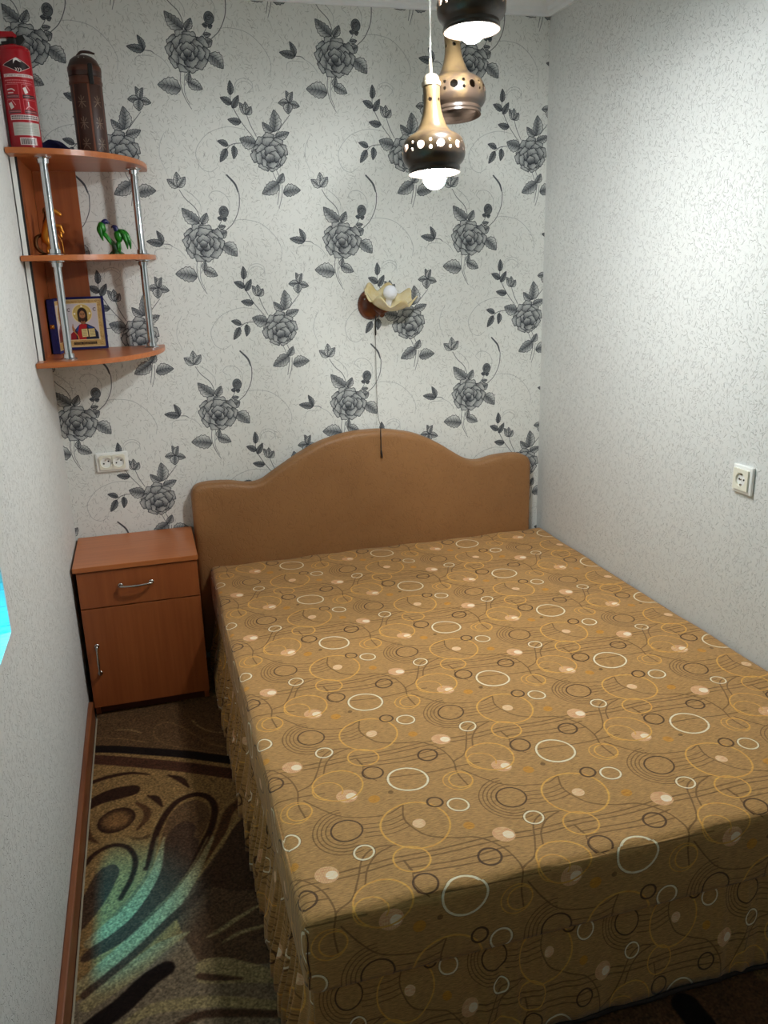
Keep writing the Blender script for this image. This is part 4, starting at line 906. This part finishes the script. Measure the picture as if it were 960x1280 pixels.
# parrots on a stump
pf = thing('parrot_figurine', 'figurine of two green parrots with blue heads on a stump, middle shelf', 'figurine', (.268, -.150, ZT1))
gm_ = Mat('bright green glaze', .3); gn_ = gm_.noise(gm_.coord('Object'), 60, 3); gm_.base(gm_.ramp(gn_, [(.3, lin(6, 78, 14)), (.7, lin(30, 140, 24))])); green = gm_.m
bluem = plain('dark blue glaze', (24, 30, 84), .3); dg_ = Mat('dark green stump', .4); dn_ = dg_.noise(dg_.coord('Object'), 50, 3); dg_.base(dg_.ramp(dn_, [(.3, lin(14, 34, 12)), (.7, lin(30, 84, 24))])); stump = dg_.m; beakm = plain('dark beak', (40, 16, 18), .35)
bm = new_bm(); tube(bm, [(0, 0, .006), (-.002, 0, .022), (-.006, 0, .036), (-.016, 0, .050), (-.028, -.002, .062)], [.016, .010, .008, .0065, .005], 10); tube(bm, [(0, 0, .02), (.008, 0, .036), (.016, 0, .052)], [.009, .007, .005], 10); tube(bm, [(-.004, -.004, .034), (-.004, -.008, .044)], [.004, .003], 8)
for a in range(7): tube(bm, [(.008*math.cos(a*.9), .008*math.sin(a*.9), .012), (.024*math.cos(a*.9), .018*math.sin(a*.9), .004)], [.006, .003], 7)
obj('stump', bm, stump, pf, smooth=True)
def bird(name, body, head, beak, tail, wing):
    b = obj(name, skin(body[0], [(i, i+1) for i in range(len(body[0])-1)], [r*1.3 for r in body[1]]), green, pf, smooth=True)
    bm = new_bm(); tube(bm, head[0], head[1], 10); obj('head', bm, bluem, b, smooth=True)
    bm = new_bm(); tube(bm, beak, [.0036, .0028, .0008], 8); obj('beak', bm, beakm, b, smooth=True)
    bm = new_bm()
    for tl in tail: tube(bm, tl, [.0056, .005, .0020], 7)
    obj('tail', bm, green, b, smooth=True)
    for w_ in wing:
        bm = new_bm()
        for k in range(3): tube(bm, [tuple(np.array(p)+np.array((.0022*k, -.0012*k, -.0025*k*i))) for i, p in enumerate(w_)], [.0048, .0074, .0062, .0020], 7)
        obj('wing', bm, green, b, smooth=True)
bird('left_parrot', ([(-.029, -.002, .072), (-.037, -.002, .084), (-.039, -.002, .097), (-.031, -.002, .106)], [.0078, .0115, .0115, .0085]), ([(-.031, -.002, .105), (-.024, -.002, .109), (-.018, -.003, .106)], [.0085, .0085, .0060]), [(-.018, -.003, .107), (-.012, -.003, .104), (-.011, -.003, .098)],
     [[(-.029, -.003, .070), (-.018, -.004, .054), (-.008, -.004, .038)], [(-.032, -.004, .068), (-.022, -.006, .052), (-.014, -.006, .036)]], [[(-.044, -.006, .098), (-.047, -.007, .086), (-.046, -.007, .074), (-.042, -.006, .064)]])
bird('right_parrot', ([(.014, -.003, .040), (.014, -.003, .054), (.012, -.003, .068), (.008, -.003, .080)], [.0068, .0112, .0120, .0085]), ([(.009, -.003, .080), (.005, -.004, .089), (.001, -.005, .092)], [.0085, .0080, .0062]), [(.000, -.005, .093), (-.005, -.006, .091), (-.006, -.006, .087)],
     [[(.013, -.003, .038), (.013, -.003, .022), (.012, -.003, .008)], [(.009, -.005, .038), (.008, -.006, .024), (.007, -.006, .010)]], [[(.016, -.008, .078), (.026, -.010, .070), (.032, -.010, .052), (.034, -.009, .036)], [(.018, .002, .080), (.034, .000, .074), (.042, -.001, .054), (.044, -.001, .036)]])
# folding icon: dark blue velvet case with two gilt pictures
fi = thing('folding_icon', 'dark blue velvet folding icon open on the bottom shelf, showing a haloed bearded man', 'icon', (.052, -.058, ZT0))
def picture_image(main):
    w, h = 280, 340; GD = s255(196, 158, 96); c = Canvas(w, h, GD); rg = random.Random(4)
    for i in range(420):
        x, y = rg.random()*w, rg.random()*h; c.ring((x, y), rg.uniform(4, 10), 2, s255(150, 108, 58) if i % 2 else s255(226, 196, 140), .8, rg.random()*6, rg.random()*6+3)
    c.stroke([(4, 4), (w-4, 4), (w-4, h-4), (4, h-4), (4, 4)], 6, s255(222, 200, 150), smooth=False)
    c.rect(34, 52, w-34, h-30, s255(206, 196, 200)); c.stroke([(34, 52), (w-34, 52), (w-34, h-30), (34, h-30), (34, 52)], 4, s255(232, 214, 168), smooth=False)
    H = (140, 238); c.disc(H, 66, s255(206, 178, 104)); c.ring(H, 66, 4, s255(236, 216, 160)); c.ring(H, 57, 2, s255(160, 120, 60))
    for a in (0, PI/2, PI): c.disc((H[0]+52*math.cos(a), H[1]+52*math.sin(a)), 7, s255(240, 232, 214))
    if main:
        c.poly([(44, 54), (52, 92), (78, 124), (112, 160), (140, 170), (170, 162), (214, 138), (236, 100), (238, 54)], s255(24, 26, 52), smooth=False)
        c.poly([(90, 54), (96, 120), (116, 162), (140, 166), (164, 160), (156, 110), (150, 54)], s255(176, 26, 32))
        c.poly([(44, 54), (48, 96), (66, 112), (84, 96), (82, 54)], s255(150, 18, 30)); c.stroke([(72, 112), (92, 84), (100, 58)], 5, s255(206, 160, 74))
        c.poly([(166, 156), (206, 138), (226, 108), (180, 116)], s255(36, 62, 130)); c.poly([(112, 158), (94, 142), (84, 118), (98, 110)], s255(36, 62, 130))
        c.disc((140, 236), 34, s255(44, 26, 20), 1, 44); c.poly([(106, 230), (108, 184), (126, 172), (156, 172), (172, 186), (174, 230)], s255(44, 26, 20))
        c.poly([(126, 190), (124, 168), (140, 160), (156, 168), (154, 190)], s255(150, 100, 64)); c.disc((140, 226), 20, s255(176, 122, 82), 1, 32)
        c.poly([(121, 214), (124, 190), (140, 180), (156, 190), (159, 214), (148, 207), (132, 207)], s255(58, 32, 22)); c.stroke([(132, 204), (140, 206), (148, 204)], 3, s255(130, 60, 50))
        for s in (-1, 1): c.stroke([(140+s*14, 236), (140+s*8, 238), (140+s*4, 235)], 3, s255(50, 28, 20)); c.disc((140+s*8.5, 231), 2.8, s255(30, 18, 14))
        c.stroke([(141, 234), (139, 220), (143, 216)], 2.5, s255(120, 74, 48))
        c.poly([(62, 116), (60, 142), (66, 160), (72, 144), (80, 128), (78, 108)], s255(168, 116, 78)); c.stroke([(68, 142), (68, 164)], 5, s255(168, 116, 78), smooth=False)
        for a, b in ((124, 166), (172, 216)):
            c.poly([(a, 70), (a-2, 128), (b-2, 130), (b, 72)], s255(232, 212, 150)); c.stroke([(a, 70), (a-2, 128), (b-2, 130), (b, 72), (a, 70)], 2, s255(120, 84, 40), smooth=False)
            for j in range(6):
                q = a+6
                while q < b-8: c.rect(q, 80+j*8, q+5, 83+j*8, s255(110, 84, 50)); q += 7
        c.rect(60, 18, w-60, 36, s255(44, 26, 18)); write(c, 'ГОСПОДЬ ВСЕДЕРЖИТЕЛЬ', 66, 22, w-132, 10, s255(206, 170, 96))
        for x in (52, w-52): c.ring((x, 266), 10, 4, s255(52, 34, 24), 1, .8, 5.4)
    else:
        c.poly([(44, 54), (60, 130), (110, 172), (170, 172), (220, 130), (238, 54)], s255(104, 30, 34)); c.disc((140, 236), 30, s255(92, 34, 34), 1, 40); c.disc((140, 228), 19, s255(176, 122, 82), 1, 28)
    return c.image('gilt picture')
def leaf_part(name, w, h, d, img_, with_clasp):
    """leaf lying in x 0..w, face towards -y, depth d behind it"""
    lf = obj(name, boxm(0, w, 0, d, .0, h, .003), blue, fi)
    fr = new_bm(); b = .008
    for a in ((0, w, 0, b), (0, w, h-b, h), (0, b, b, h-b), (w-b, w, b, h-b)): box(fr, a[0], a[1], -.004, .0, a[2], a[3])
    obj('velvet_rim', fr, blue, lf)
    pm_ = Mat('gilt print', .28, .25); pm_.base(pm_.img(img_, pm_.coord('UV'), 'EXTEND').outputs[0])
    bm = new_bm(); ul = bm.loops.layers.uv.new('UVMap'); f = bm.faces.new([bm.verts.new(p) for p in ((b, -.0012, b), (w-b, -.0012, b), (w-b, -.0012, h-b), (b, -.0012, h-b))])
    for l, uv in zip(f.loops, ((0, 0), (1, 0), (1, 1), (0, 1))): l[ul].uv = uv
    obj('picture', bm, pm_.m, lf); return lf
r_ = leaf_part('right_leaf', .152, .180, .016, picture_image(True), False); r_['label'] = 'right leaf with the gilt picture of a haloed man holding an open book'; r_.rotation_euler = (math.radians(-5), 0, 0); r_.location = (.0, .0, .0015)
l_ = leaf_part('left_leaf', .132, .180, .021, picture_image(False), True); l_['label'] = 'left leaf turned side-on, with a brass clasp on its blue edge'
l_.rotation_euler = (0, 0, math.radians(81)); l_.location = (-.004, -.136, 0)
bm = new_bm(); box(bm, -.0035, .002, .003, .017, .084, .098, .0015); ball(bm, (-.005, .010, .091), .0048, u=10, v=7)
obj('clasp', bm, Mat('brass', .25, 1, lin(214, 170, 92)).m, l_, smooth=False)
